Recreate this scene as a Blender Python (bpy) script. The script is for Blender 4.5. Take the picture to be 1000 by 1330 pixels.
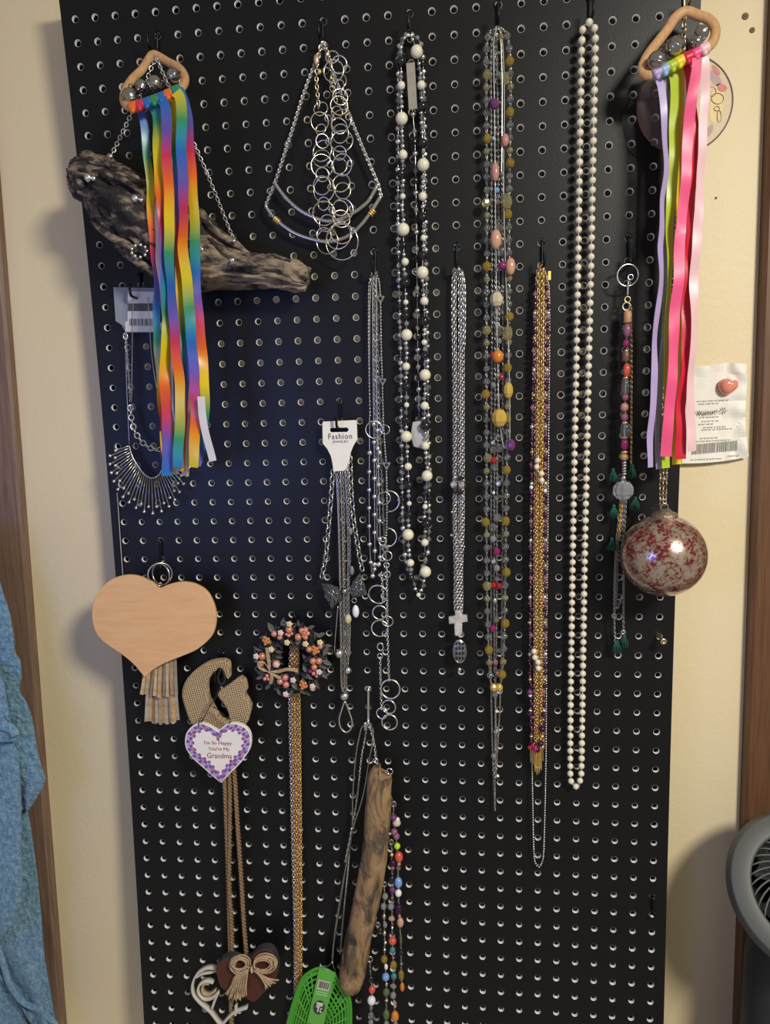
import bpy, math, random
import numpy as np
from mathutils import Vector, Matrix, noise as mnoise

for _o in list(bpy.data.objects):
    bpy.data.objects.remove(_o, do_unlink=True)
scene = bpy.context.scene
COL = scene.collection
rnd = random.Random(7)

# ------------------------------------------------------------------ camera
F = 900.0                                            # focal length in pixels of the 1000x1330 frame
RC = np.array([[0.99389238, 0.10717327, -0.02630262],
               [-0.01050728, -0.14535978, -0.98932307],
               [-0.10985233, 0.98355703, -0.14334588]])
CAM = np.array([0.10230258, -0.87806514, 0.13780526])
cd = bpy.data.cameras.new('camera')
cam = bpy.data.objects.new('camera', cd)
COL.objects.link(cam)
cd.sensor_fit = 'VERTICAL'
cd.sensor_height = 24.0
cd.lens = F / 1330.0 * 24.0
cd.clip_start = 0.01
cam.matrix_world = Matrix(((RC[0][0], -RC[1][0], -RC[2][0], CAM[0]),
                           (RC[0][1], -RC[1][1], -RC[2][1], CAM[1]),
                           (RC[0][2], -RC[1][2], -RC[2][2], CAM[2]),
                           (0, 0, 0, 1)))
scene.camera = cam

# ------------------------------------------------------------------ world and lights
wd = bpy.data.worlds.new('room_ambient')
scene.world = wd
wd.use_nodes = True
wd.node_tree.nodes['Background'].inputs['Color'].default_value = (1.0, 0.90, 0.74, 1)
wd.node_tree.nodes['Background'].inputs['Strength'].default_value = 0.275


def area_light(name, loc, target, size, power, color, shape='DISK', size_y=None):
    l = bpy.data.lights.new(name, 'AREA')
    l.shape = shape
    l.size = size
    if size_y:
        l.size_y = size_y
    l.energy = power
    l.color = color
    o = bpy.data.objects.new(name, l)
    COL.objects.link(o)
    o.location = loc
    o.rotation_euler = (Vector(target) - Vector(loc)).to_track_quat('-Z', 'Y').to_euler()
    return o


area_light('ceiling_lamp', (0.90, -1.30, 0.80), (0.55, -1.10, -0.115), 0.34, 32.5, (1.0, 0.94, 0.82))
area_light('screen_glow', (-0.54, -1.0, 0.07), (-0.1, 0, 0.0), 0.36, 2.4, (0.16, 0.28, 1.0), 'RECTANGLE', 0.28)

vs = scene.view_settings
vs.view_transform = 'Standard'
vs.look = 'None'
vs.gamma = 1.0
vs.use_curve_mapping = False
vs.exposure = 0.0

# ------------------------------------------------------------------ geometry helpers
PITCH = 0.0254
SX = 0.98063877
WQ = (-0.24197467, -0.26031465, -1.8546787, 0.1579902, -0.33704047, 0.12628244, 0.02985013)
WALL_Y = 0.045


def warp(x, z):
    """how far the thin hardboard bows off its flat plane"""
    u = x / .36
    v = z / .62
    return .01 * (WQ[0]*u*u + WQ[1]*u*v + WQ[2]*v*v + WQ[3]*u*v*v + WQ[4]*v**3 + WQ[5]*u*u*v + WQ[6]*v**4)


def P(px, py, d=0.01):
    """the place in the room, d metres in front of the board, that lies at a picture point"""
    dr = RC.T @ np.array([(px - 500) / F, (py - 665) / F, 1.0])
    yt = -d
    for _ in range(6):
        s = (yt - CAM[1]) / dr[1]
        p = CAM + s * dr
        yt = warp(p[0], max(-.85, min(.72, p[2]))) - d
    return p


def PW(px, py, d=0.0):
    """the same, d metres in front of the wall"""
    dr = RC.T @ np.array([(px - 500) / F, (py - 665) / F, 1.0])
    s = (WALL_Y - d - CAM[1]) / dr[1]
    return CAM + s * dr


def M(p):
    """metres per pixel at a place"""
    return float((RC @ (np.asarray(p) - CAM))[2] / F)


def spline(pts, n=8, closed=False):
    pts = np.array(pts, float)
    N = len(pts)
    out = []
    rng = range(N) if closed else range(N - 1)
    for i in rng:
        if closed:
            a, b, c, e = pts[(i-1) % N], pts[i], pts[(i+1) % N], pts[(i+2) % N]
        else:
            a, b, c, e = pts[max(i-1, 0)], pts[i], pts[i+1], pts[min(i+2, N-1)]
        for k in range(n):
            t = k / n
            out.append(.5 * ((2*b) + (-a+c)*t + (2*a-5*b+4*c-e)*t*t + (-a+3*b-3*c+e)*t**3))
    if not closed:
        out.append(pts[-1])
    return np.array(out)


def path(pts, d=0.012, n=8, closed=False, on=P):
    """picture points (x, y[, depth in m]) to a smooth path in the room"""
    q = [(p[0], p[1], p[2] if len(p) > 2 else d) for p in pts]
    s = spline(q, n, closed) if n > 1 else np.array(q, float)
    return np.array([on(a, b, c) for a, b, c in s])


def arclen(w):
    return np.concatenate([[0], np.cumsum(np.linalg.norm(np.diff(w, axis=0), axis=1))])


def resample(w, step=None, n=None):
    L = arclen(w)
    if n is None:
        n = max(2, int(round(L[-1] / step)) + 1)
    t = np.linspace(0, L[-1], n)
    return np.stack([np.interp(t, L, w[:, k]) for k in range(3)], 1)


class MB:
    def __init__(self):
        self.v = []
        self.f = []
        self.mi = []
        self.nv = 0
        self.at = []

    def add(self, v, faces, mi=0, attr=None):
        v = np.asarray(v, float)
        self.v.append(v)
        for f in faces:
            f = np.asarray(f)
            if f.size == 0:
                continue
            if f.ndim == 1:
                f = f[None, :]
            self.f.append(f + self.nv)
            self.mi.append(np.full(len(f), mi))
        self.nv += len(v)
        self.at.append(np.zeros(len(v)) if attr is None else np.asarray(attr, float))

    def mesh(self, name, mats, origin, smooth=True):
        V = np.concatenate(self.v) - origin
        me = bpy.data.meshes.new(name)
        me.vertices.add(len(V))
        me.vertices.foreach_set('co', V.astype(np.float32).ravel())
        loops = np.concatenate([f.ravel() for f in self.f])
        sizes = np.concatenate([np.full(len(f), f.shape[1]) for f in self.f])
        starts = np.concatenate([[0], np.cumsum(sizes)[:-1]])
        me.loops.add(len(loops))
        me.loops.foreach_set('vertex_index', loops.astype(np.int32))
        me.polygons.add(len(sizes))
        me.polygons.foreach_set('loop_start', starts.astype(np.int32))
        me.polygons.foreach_set('material_index', np.concatenate(self.mi).astype(np.int32))
        me.polygons.foreach_set('use_smooth', np.full(len(sizes), bool(smooth)))
        for m in (mats if isinstance(mats, (list, tuple)) else [mats]):
            me.materials.append(m)
        a = np.concatenate(self.at)
        if a.any():
            at = me.attributes.new('along', 'FLOAT', 'POINT')
            at.data.foreach_set('value', a.astype(np.float32))
        me.update(calc_edges=True)
        me.validate()
        return me

    def build(self, name, mats, parent=None, origin=None, smooth=True):
        V = np.concatenate(self.v)
        if origin is None:
            origin = (V.min(0) + V.max(0)) / 2
        origin = np.asarray(origin, float)
        return link(name, self.mesh(name, mats, origin, smooth), origin, parent)


ROOTS = {}


def world_of(o):
    return ROOTS[o.name]


def link(name, me, loc, parent=None, rot=None, scale=None):
    o = bpy.data.objects.new(name, me)
    COL.objects.link(o)
    loc = np.asarray(loc, float)
    ROOTS[o.name] = loc
    if parent is not None:
        o.parent = parent
        o.location = Vector(loc - ROOTS[parent.name])
    else:
        o.location = Vector(loc)
    if rot is not None:
        o.rotation_euler = rot
    if scale is not None:
        o.scale = scale
    return o


def tag(o, label, cat, group=None, kind=None):
    o['label'] = label
    o['category'] = cat
    if group:
        o['group'] = group
    if kind:
        o['kind'] = kind
    return o


def thing(name, loc, label, cat, group=None):
    o = bpy.data.objects.new(name, None)
    COL.objects.link(o)
    o.empty_display_size = .01
    o.location = Vector(loc)
    ROOTS[o.name] = np.asarray(loc, float)
    return tag(o, label, cat, group)


# ---- shape templates (verts, [faces...])
def t_sphere(ns=14, nr=9, r=1.0):
    v = [(0, 0, r)]
    for i in range(1, nr):
        a = math.pi * i / nr
        for j in range(ns):
            b = 2*math.pi*j/ns
            v.append((r*math.sin(a)*math.cos(b), r*math.sin(a)*math.sin(b), r*math.cos(a)))
    v.append((0, 0, -r))
    q, t = [], []
    for j in range(ns):
        t.append((0, 1+j, 1+(j+1) % ns))
        e = 1+(nr-2)*ns
        t.append((len(v)-1, e+(j+1) % ns, e+j))
        for i in range(nr-2):
            a = 1+i*ns
            q.append((a+j, a+ns+j, a+ns+(j+1) % ns, a+(j+1) % ns))
    return np.array(v), [np.array(t), np.array(q)]


def t_torus(R, r, n=16, m=6, sx=1.0):
    """ring in the local XY plane, stretched by sx along X"""
    v, q = [], []
    for i in range(n):
        a = 2*math.pi*i/n
        for j in range(m):
            b = 2*math.pi*j/m
            cx, cy = math.cos(a), math.sin(a)
            v.append((R*sx*cx + r*math.cos(b)*cx, R*cy + r*math.cos(b)*cy, r*math.sin(b)))
            q.append((i*m+j, ((i+1) % n)*m+j, ((i+1) % n)*m+(j+1) % m, i*m+(j+1) % m))
    return np.array(v), [np.array(q)]


def t_box(sx=1, sy=1, sz=1):
    v = np.array([(x, y, z) for x in (-.5, .5) for y in (-.5, .5) for z in (-.5, .5)]) * (sx, sy, sz)
    return v, [np.array([(0, 1, 3, 2), (4, 6, 7, 5), (0, 4, 5, 1), (2, 3, 7, 6), (0, 2, 6, 4), (1, 5, 7, 3)])]


def t_lathe(prof, n=24, caps=True):
    """profile of (radius, z) turned about local Z"""
    v, q = [], []
    k = len(prof)
    for i in range(n):
        a = 2*math.pi*i/n
        for r, z in prof:
            v.append((r*math.cos(a), r*math.sin(a), z))
    for i in range(n):
        for j in range(k-1):
            q.append((i*k+j, ((i+1) % n)*k+j, ((i+1) % n)*k+j+1, i*k+j+1))
    fs = [np.array(q)]
    if caps:
        fs.append(np.array([i*k for i in range(n)][::-1]))
        fs.append(np.array([i*k+k-1 for i in range(n)]))
    return np.array(v), fs


def frames(w):
    """tangent, side (in the board plane), out (towards the room) at each path point"""
    t = np.gradient(w, axis=0)
    t /= np.linalg.norm(t, axis=1)[:, None] + 1e-12
    out = np.tile(np.array([0, -1.0, 0]), (len(w), 1))
    s = np.cross(t, out)
    ln = np.linalg.norm(s, axis=1)
    bad = ln < .15
    s[bad] = np.cross(t[bad], np.array([1.0, 0, 0]))
    s /= np.linalg.norm(s, axis=1)[:, None] + 1e-12
    o = np.cross(s, t)
    return t, s, o


def tube(mb, w, r, m=6, closed=False, mi=0, attr=None, flat=1.0, cap=True):
    w = np.asarray(w, float)
    n = len(w)
    r = np.full(n, r) if np.isscalar(r) else np.asarray(r, float)
    if closed:
        ww = np.vstack([w[-1:], w, w[:1]])
        t, s, o = [a[1:-1] for a in frames(ww)]
    else:
        t, s, o = frames(w)
    for i in range(1, n):                        # keep the frame from flipping
        if np.dot(s[i], s[i-1]) < 0:
            s[i] *= -1
            o[i] *= -1
    v = []
    for j in range(m):
        b = 2*math.pi*j/m
        v.append(w + s*(r*math.cos(b))[:, None] + o*(r*flat*math.sin(b))[:, None])
    v = np.stack(v, 1).reshape(-1, 3)
    q = []
    for i in range(n if closed else n-1):
        for j in range(m):
            q.append((i*m+j, i*m+(j+1) % m, ((i+1) % n)*m+(j+1) % m, ((i+1) % n)*m+j))
    fs = [np.array(q)]
    if not closed and cap:
        fs.append(np.arange(m)[::-1])
        fs.append(np.arange(m) + (n-1)*m)
    mb.add(v, fs, mi, None if attr is None else np.repeat(attr, m))


def chain(mb, w, pitch, width, wire, n=8, m=4, mi=0, twist=None):
    """oval links along a path, every second one turned"""
    p = resample(w, pitch)
    t, s, o = frames(p)
    N = len(p)
    tv, tf = t_torus(width/2, wire, n, m, sx=(pitch*1.32)/width)
    f0 = tf[0]
    ang = (np.arange(N) % 2) * (math.pi/2) + .55 if twist is None else np.arange(N)*0 + twist
    a = s*np.cos(ang)[:, None] + o*np.sin(ang)[:, None]
    b = np.cross(t, a)
    V = p[:, None, :] + tv[None, :, 0, None]*t[:, None, :] + tv[None, :, 1, None]*a[:, None, :] + tv[None, :, 2, None]*b[:, None, :]
    Fc = f0[None] + (np.arange(N)*len(tv))[:, None, None]
    mb.add(V.reshape(-1, 3), [Fc.reshape(-1, 4)], mi)


def ballchain(mb, w, pitch, r, mi=0, wire=True):
    p = resample(w, pitch)
    tv, tf = t_sphere(6, 4, r)
    for f in p:
        mb.add(tv + f, tf, mi)
    if wire:
        tube(mb, resample(w, pitch*3), r*.4, 4, mi=mi)


def xform(tv, loc, rot=None, sc=None):
    v = np.array(tv)
    if sc is not None:
        v = v*np.asarray(sc)
    if rot is not None:
        v = v @ np.asarray(rot).T
    return v + np.asarray(loc)


def basis(z, x=(1, 0, 0)):
    z = np.asarray(z, float)
    z = z/np.linalg.norm(z)
    y = np.cross(z, np.asarray(x, float))
    y /= np.linalg.norm(y)
    return np.stack([np.cross(y, z), y, z], 1)


FACE = basis((0, -1, 0))                         # local z out of the board, local x right, local y up


def extrude(mb, front, thick, bevel=0.0, mi=0, mi_side=None, out=(0, -1, 0), puff=0.0):
    """closed outline (counter-clockwise or not) on its front face, given a thickness towards the wall"""
    f = np.asarray(front, float)
    out = np.asarray(out, float)
    n = len(f)
    nxt = np.roll(f, -1, 0) - np.roll(f, 1, 0)
    area = 0
    c = f.mean(0)
    for i in range(n):
        area += np.dot(np.cross(f[i]-c, f[(i+1) % n]-c), out)
    if area < 0:
        f = f[::-1]
        nxt = np.roll(f, -1, 0) - np.roll(f, 1, 0)
    inn = np.cross(out, nxt)
    inn /= np.linalg.norm(inn, axis=1)[:, None] + 1e-12
    ms = mi if mi_side is None else mi_side
    rings = [f + inn*bevel, f - out*bevel*.7, f - out*(thick - bevel*.7), f - out*thick + inn*bevel]
    v = np.concatenate(rings)
    mb.add(v, [np.arange(n)], mi)
    k = mb.nv - 4*n
    q = []
    for a in range(3):
        for i in range(n):
            j = (i+1) % n
            q.append((a*n+i, (a+1)*n+i, (a+1)*n+j, a*n+j))
    mb.f.append(np.array(q)+k)
    mb.mi.append(np.full(len(q), ms))
    mb.f.append((np.arange(n)[::-1]+3*n+k)[None])
    mb.mi.append(np.array([mi]))


def outline(pts, d, n=6, on=P, smooth=True, flat=True):
    """outline in picture points, set upright at a fixed depth of its middle"""
    pts = np.array(pts, float)
    c = on(pts[:, 0].mean(), pts[:, 1].mean(), d)
    s = spline(pts, n, True) if smooth else pts
    out = []
    for a, b in s:
        dr = RC.T @ np.array([(a - 500) / F, (b - 665) / F, 1.0])
        t = (c[1] - CAM[1]) / dr[1]
        out.append(CAM + t*dr)
    return np.array(out)


def flatpt(x, y, Y):
    dr = RC.T @ np.array([(x - 500) / F, (y - 665) / F, 1.0])
    return CAM + (Y - CAM[1]) / dr[1]*dr


MESH = {}


def shared(key, mk, mat, smooth=True):
    k = (key, mat.name)
    if k not in MESH:
        mb = MB()
        tv, tf = mk()
        mb.add(tv, tf)
        MESH[k] = mb.mesh(key, mat, np.zeros(3), smooth)
    return MESH[k]


def bead(name, x, y, d, wpx, hpx, mat, parent, facet=False, rot=None):
    p = P(x, y, d)
    m = M(p)
    if facet:
        me = shared(name+'_faceted', lambda: t_sphere(8, 5, 1), mat, False)
    else:
        me = shared(name+'_round', lambda: t_sphere(14, 9, 1), mat)
    r = wpx/2*m
    return link(name, me, p, parent, rot=rot if rot is not None else (0, 0, rnd.random()*6), scale=(r, r, hpx/2*m))


def ring(name, x, y, d, rpx, wire_px, mat, parent, tilt=(0, 0), n=28, m=6, sx=1.0):
    p = P(x, y, d)
    k = M(p)
    key = 'ring_%d_%d_%d' % (round(rpx*2), round(wire_px*10), round(sx*100))
    me = shared(key, lambda: t_torus(1, wire_px/rpx, n, m, sx), mat)
    return link(name, me, p, parent, rot=(math.pi/2 + tilt[0], 0, tilt[1]), scale=(rpx*k,)*3)


def textmesh(body, bold=0.0, spacing=1.0):
    cu = bpy.data.curves.new('lettering', 'FONT')
    cu.body = body
    cu.size = 1.0
    cu.align_x = 'CENTER'
    cu.align_y = 'CENTER'
    cu.extrude = 0.01
    cu.offset = bold
    cu.space_character = spacing
    cu.resolution_u = 3
    o = bpy.data.objects.new('lettering', cu)
    COL.objects.link(o)
    dg = bpy.context.evaluated_depsgraph_get()
    me = bpy.data.meshes.new_from_object(o.evaluated_get(dg))
    bpy.data.objects.remove(o, do_unlink=True)
    return me


def lettering(body, x, y, Y, width_px, height_px, mat, parent, name='lettering', roll=0.0, bold=0.0, spacing=1.0):
    me = textmesh(body, bold, spacing)
    me.materials.append(mat)
    n = len(me.vertices)
    co = np.zeros(n*3, np.float32)
    me.vertices.foreach_get('co', co)
    co = co.reshape(-1, 3)
    lo, hi = co.min(0), co.max(0)
    c = (lo+hi)/2
    p = flatpt(x, y, Y)
    k = M(p)
    w = (co - c)/(hi-lo+1e-9)
    v = np.stack([w[:, 0]*width_px*k, w[:, 1]*height_px*k, w[:, 2]*0.0003], 1).astype(np.float32)
    me.vertices.foreach_set('co', v.ravel())
    me.update()
    return link(name, me, p, parent, rot=(math.pi/2, roll, 0))


# ------------------------------------------------------------------ materials
MATS = {}


def mat(name, col, rough=.5, metal=0.0, trans=0.0, bump=0.0, bscale=200.0, vary=0.0, vscale=60.0, coat=0.0, ior=1.45, spec=.5, sheen=0.0, alpha=1.0, stretch=None):
    if name in MATS:
        return MATS[name]
    m = bpy.data.materials.new(name)
    m.use_nodes = True
    nt = m.node_tree
    b = nt.nodes['Principled BSDF']
    I = b.inputs
    I['Base Color'].default_value = (*col, 1)
    I['Roughness'].default_value = rough
    I['Metallic'].default_value = metal
    I['IOR'].default_value = ior
    I['Transmission Weight'].default_value = trans
    I['Coat Weight'].default_value = coat
    I['Specular IOR Level'].default_value = spec
    I['Sheen Weight'].default_value = sheen
    I['Alpha'].default_value = alpha
    tc = nt.nodes.new('ShaderNodeTexCoord')
    src = tc.outputs['Object']
    if stretch:
        mp = nt.nodes.new('ShaderNodeMapping')
        mp.inputs['Scale'].default_value = stretch
        nt.links.new(src, mp.inputs['Vector'])
        src = mp.outputs['Vector']
    nz = nt.nodes.new('ShaderNodeTexNoise')
    nz.inputs['Scale'].default_value = vscale
    nz.inputs['Detail'].default_value = 4
    nt.links.new(src, nz.inputs['Vector'])
    v = vary if vary else .06
    mx = nt.nodes.new('ShaderNodeMix')
    mx.data_type = 'RGBA'
    mx.inputs['A'].default_value = (*[c*(1-v) for c in col], 1)
    mx.inputs['B'].default_value = (*[min(1, c*(1+v)) for c in col], 1)
    nt.links.new(nz.outputs['Fac'], mx.inputs['Factor'])
    nt.links.new(mx.outputs['Result'], I['Base Color'])
    if bump:
        n2 = nt.nodes.new('ShaderNodeTexNoise')
        n2.inputs['Scale'].default_value = bscale
        n2.inputs['Detail'].default_value = 3
        nt.links.new(src, n2.inputs['Vector'])
        bp = nt.nodes.new('ShaderNodeBump')
        bp.inputs['Strength'].default_value = bump
        bp.inputs['Distance'].default_value = .002
        nt.links.new(n2.outputs['Fac'], bp.inputs['Height'])
        nt.links.new(bp.outputs['Normal'], I['Normal'])
    MATS[name] = m
    return m


def ramp_mat(name, stops, scale=20, rough=.6, stretch=None, detail=6, bump=.4, bdist=.003, metal=0.0, distort=0.0, coord='Object', tex='noise', coat=0.0):
    m = mat(name, (1, 1, 1), rough, metal, coat=coat)
    nt = m.node_tree
    b = nt.nodes['Principled BSDF']
    tc = nt.nodes.new('ShaderNodeTexCoord')
    mp = nt.nodes.new('ShaderNodeMapping')
    mp.inputs['Scale'].default_value = stretch or (1, 1, 1)
    nt.links.new(tc.outputs[coord], mp.inputs['Vector'])
    nz = nt.nodes.new('ShaderNodeTexNoise')
    nz.inputs['Scale'].default_value = scale
    nz.inputs['Detail'].default_value = detail
    nz.inputs['Roughness'].default_value = .62
    nz.inputs['Distortion'].default_value = distort
    nt.links.new(mp.outputs['Vector'], nz.inputs['Vector'])
    cr = nt.nodes.new('ShaderNodeValToRGB')
    e = cr.color_ramp.elements
    while len(e) < len(stops):
        e.new(.5)
    for k, (p, c) in enumerate(stops):
        e[k].position = p
        e[k].color = (*c, 1)
    nt.links.new(nz.outputs['Fac'], cr.inputs['Fac'])
    nt.links.new(cr.outputs['Color'], b.inputs['Base Color'])
    if bump:
        bp = nt.nodes.new('ShaderNodeBump')
        bp.inputs['Strength'].default_value = bump
        bp.inputs['Distance'].default_value = bdist
        nt.links.new(nz.outputs['Fac'], bp.inputs['Height'])
        nt.links.new(bp.outputs['Normal'], b.inputs['Normal'])
    return m


WALLM = mat('cream_wall_paint', (.80, .68, .44), .5, bump=.2, bscale=170, vary=.03, vscale=8)
BLACKB = mat('black_board_paint', (.0065, .0068, .008), .39, bump=.07, bscale=700, vary=.25, vscale=90, spec=.34)
HOLEM = mat('hole_edge_fibre', (.80, .80, .78), .8, vary=.18, vscale=25)
HOOKM = mat('black_hook_steel', (.012, .012, .014), .3, .6)
SILVER = mat('silver', (.86, .85, .83), .27, 1.0)
SILVERD = mat('aged_silver', (.60, .59, .57), .28, 1.0)
STEEL = mat('dark_steel', (.46, .46, .45), .18, 1.0)
GOLD = mat('gold', (1.0, .66, .20), .34, .8)
GOLDR = mat('rose_gold', (.92, .62, .46), .34, .85)
BRASS = mat('brass', (.70, .55, .33), .35, 1.0)
PEARL = mat('pearl', (.80, .73, .58), .22, coat=.6)
CREAMB = mat('cream_bead', (.82, .78, .60), .35, coat=.3)
BLACKBD = mat('black_bead', (.010, .010, .012), .12, coat=.5)
CRYSTAL = mat('clear_crystal', (.80, .83, .80), .05, trans=.93)
GREYBD = mat('smoke_bead', (.33, .33, .34), .12, trans=.35)
AMBER = mat('amber_bead', (.66, .46, .08), .08, trans=.7)
YELLOWG = mat('yellow_stone', (.56, .38, .08), .25, vary=.35, vscale=300)
PALEY = mat('pale_yellow_crystal', (.72, .66, .34), .08, trans=.8)
PURPLE = mat('purple_bead', (.20, .045, .19), .18, trans=.2)
DPURPLE = mat('dark_purple_bead', (.040, .006, .036), .18)
MAGENTA = mat('magenta_bead', (.26, .015, .12), .15, coat=.4)
REDB = mat('red_bead', (.36, .015, .03), .15, coat=.4)
PINKB = mat('pink_bead', (.52, .24, .20), .2, vary=.2, vscale=300)
PEACH = mat('peach_bead', (.60, .34, .22), .2, coat=.4)
ORANGEB = mat('orange_bead', (.66, .22, .03), .2, coat=.4)
CORAL = mat('coral_bead', (.66, .10, .06), .2, coat=.4)
CREAMST = mat('cream_stone', (.58, .51, .34), .35, vary=.25, vscale=400)
MAUVE = mat('mauve_bead', (.34, .13, .20), .25, trans=.2)
WOODBD = mat('wood_bead', (.52, .30, .15), .5, vary=.2, vscale=200)
BLUEB = mat('blue_bead', (.20, .36, .72), .2, coat=.4)
TEALB = mat('teal_bead', (.05, .22, .22), .2)
LIMEB = mat('lime_bead', (.52, .70, .05), .25)
WHITEB = mat('white_bead', (.85, .85, .88), .25, coat=.3)
GREENB = mat('green_glass_bead', (.14, .20, .08), .15, trans=.3)
STRING = mat('white_string', (.55, .55, .53), .6)
CARD = mat('white_card', (.87, .84, .76), .6)
INK = mat('dark_ink', (.05, .05, .055), .6)
GREYINK = mat('faded_ink', (.60, .59, .56), .7)
PAPER = mat('receipt_paper', (.88, .86, .80), .7, bump=.15, bscale=60)
PLASTIC = mat('clear_plastic', (.75, .8, .9), .1, trans=.9)
TASSEL = mat('green_tassel_thread', (.018, .095, .065), .8, vary=.4, vscale=500)
TAN = mat('peeled_wood', (.69, .44, .24), .5, vary=.12, vscale=40)


# ------------------------------------------------------------------ the setting
def structure(o):
    o['kind'] = 'structure'
    return o


mb = MB()
nx, nz_ = 2, 2
wx0, wx1, wz0, wz1 = -1.7, 1.7, -1.9, 1.5
mb.add([(wx0, WALL_Y, wz0), (wx1, WALL_Y, wz0), (wx1, WALL_Y, wz1), (wx0, WALL_Y, wz1),
        (wx0, WALL_Y+.1, wz0), (wx1, WALL_Y+.1, wz0), (wx1, WALL_Y+.1, wz1), (wx0, WALL_Y+.1, wz1)],
       [np.array([(0, 1, 2, 3), (5, 4, 7, 6), (4, 0, 3, 7), (1, 5, 6, 2), (3, 2, 6, 7), (4, 5, 1, 0)])])
WALL = structure(mb.build('wall_back', WALLM, smooth=False))
HOLED = mat('plaster_hole', (.20, .16, .09), .9, vary=.5, vscale=400)
for x, y, r in ((968, 21, 4.2), (977, 39, 3.4), (930, 257, 1.4)):
    p = PW(x, y, .0005)
    k = M(p)
    tv, tf = t_lathe([(0.2, 0.0), (.75, .0012/k/r), (1.0, .0004/k/r), (1.05, 0)], 12)
    b_ = MB()
    b_.add(xform(tv*r*k, p, FACE), tf)
    b_.build('nail_hole', HOLED, WALL)

WOODT = ramp_mat('brown_wood_trim', [(.25, (.11, .066, .045)), (.5, (.20, .125, .088)), (.75, (.28, .185, .135))], 9, .5, (40, 40, 1.2), 6, .2, .001)
WOODR = ramp_mat('red_brown_wood_trim', [(.25, (.075, .033, .014)), (.5, (.13, .060, .026)), (.75, (.18, .088, .040))], 9, .5, (40, 40, 1.2), 6, .2, .001)


def board_trim(name, xt, xb, w, y0, mt, prof):
    """upright casing: the inner edge goes from xt (top) to xb (bottom); prof is (offset, depth) across it"""
    b = MB()
    n = len(prof)
    top = [(xt + o*w, y0 - dd, wz1) for o, dd in prof]
    bot = [(xb + o*w, y0 - dd, wz0) for o, dd in prof]
    v = top + bot
    q = [(i, (i+1) % n, n+(i+1) % n, n+i) for i in range(n)]
    b.add(v, [np.array(q), np.arange(n)[::-1], np.arange(n)+n])
    return structure(b.build(name, mt, smooth=False))


def xat(a, b, z):
    return a[0] + (b[0]-a[0])*(z-a[2])/(b[2]-a[2])


LA, LB = PW(25, 640, .014), PW(80, 1330, .014)
board_trim('trim_1', xat(LA, LB, wz1), xat(LA, LB, wz0), -1.0, WALL_Y,
           WOODT, [(0, 0), (0, .011), (.004, .014), (.052, .017), (.056, .02), (.075, .02), (.5, .02), (.5, 0)])
RA, RB = PW(994, 300, .016), PW(957, 1330, .016)
board_trim('trim_2', xat(RA, RB, wz1), xat(RA, RB, wz0), 1.0, WALL_Y,
           WOODR, [(0, 0), (0, .013), (.004, .016), (.06, .018), (.065, .022), (.6, .022), (.6, 0)])

# ------------------------------------------------------------------ the pegboard, every hole cut
C0, C1, R0, R1 = 0, 28, -1, 55
ML, MR_, MT, MBm = .70, .72, .72, .72
HR, CH, TH = .0036, .00045, .0036


def board_mesh():
    b = MB()
    K = 16
    ang = np.arange(K)*2*math.pi/K
    ca, sa = np.cos(ang), np.sin(ang)
    sq = np.stack([ca, sa], 1)/np.maximum(np.abs(ca), np.abs(sa))[:, None]*.5
    cells = [(c, r) for r in range(R0, R1+1) for c in range(C0, C1+1)]
    V, Q, MI = [], [], []
    base = 0
    jn = (np.arange(K)+1) % K
    ii = np.arange(K)
    for c, r in cells:
        ox, oz = sq[:, 0].copy(), sq[:, 1].copy()
        if c == C0:
            ox[ox < -.49] = -ML
        if c == C1:
            ox[ox > .49] = MR_
        if r == R0:
            oz[oz > .49] = MT
        if r == R1:
            oz[oz < -.49] = -MBm
        cx, cz = (c-14)*PITCH*SX, -(r-24)*PITCH
        outx, outz = cx + ox*PITCH*SX, cz + oz*PITCH
        jit = HR*(1+.04*math.sin(c*12.9+r*78.2))
        rings = [(outx, 0, outz),
                 (cx+ca*(jit+CH), 0, cz+sa*(jit+CH)),
                 (cx+ca*jit, CH, cz+sa*jit),
                 (cx+ca*jit, TH, cz+sa*jit),
                 (outx, TH, outz)]
        for x, y, z in rings:
            x = np.asarray(x)*np.ones(K)
            z = np.asarray(z)*np.ones(K)
            V.append(np.stack([x, np.full(K, y) + warp(x, z), z], 1))
        for a in range(4):
            Q.append(np.stack([base+a*K+ii, base+a*K+jn, base+(a+1)*K+jn, base+(a+1)*K+ii], 1))
            MI.append(np.full(K, 1 if a in (1, 2) else 0))
        e = []
        for k in range(K):
            j = (k+1) % K
            mx, mz = (ox[k]+ox[j])/2, (oz[k]+oz[j])/2
            if (c == C0 and mx < -.6) or (c == C1 and mx > .6) or (r == R0 and mz > .6) or (r == R1 and mz < -.6):
                e.append((base+k, base+4*K+k, base+4*K+j, base+j))
        if e:
            Q.append(np.array(e))
            MI.append(np.zeros(len(e), int))
        base += 5*K
    b.v = [np.concatenate(V)]
    b.nv = base
    b.f = Q
    b.mi = MI
    b.at = [np.zeros(base)]
    return b


PEG = tag(board_mesh().build('pegboard', [BLACKB, HOLEM], smooth=False, origin=(0, 0, 0)),
          'large black pegboard full of round holes hung on the cream wall', 'pegboard')
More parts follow.
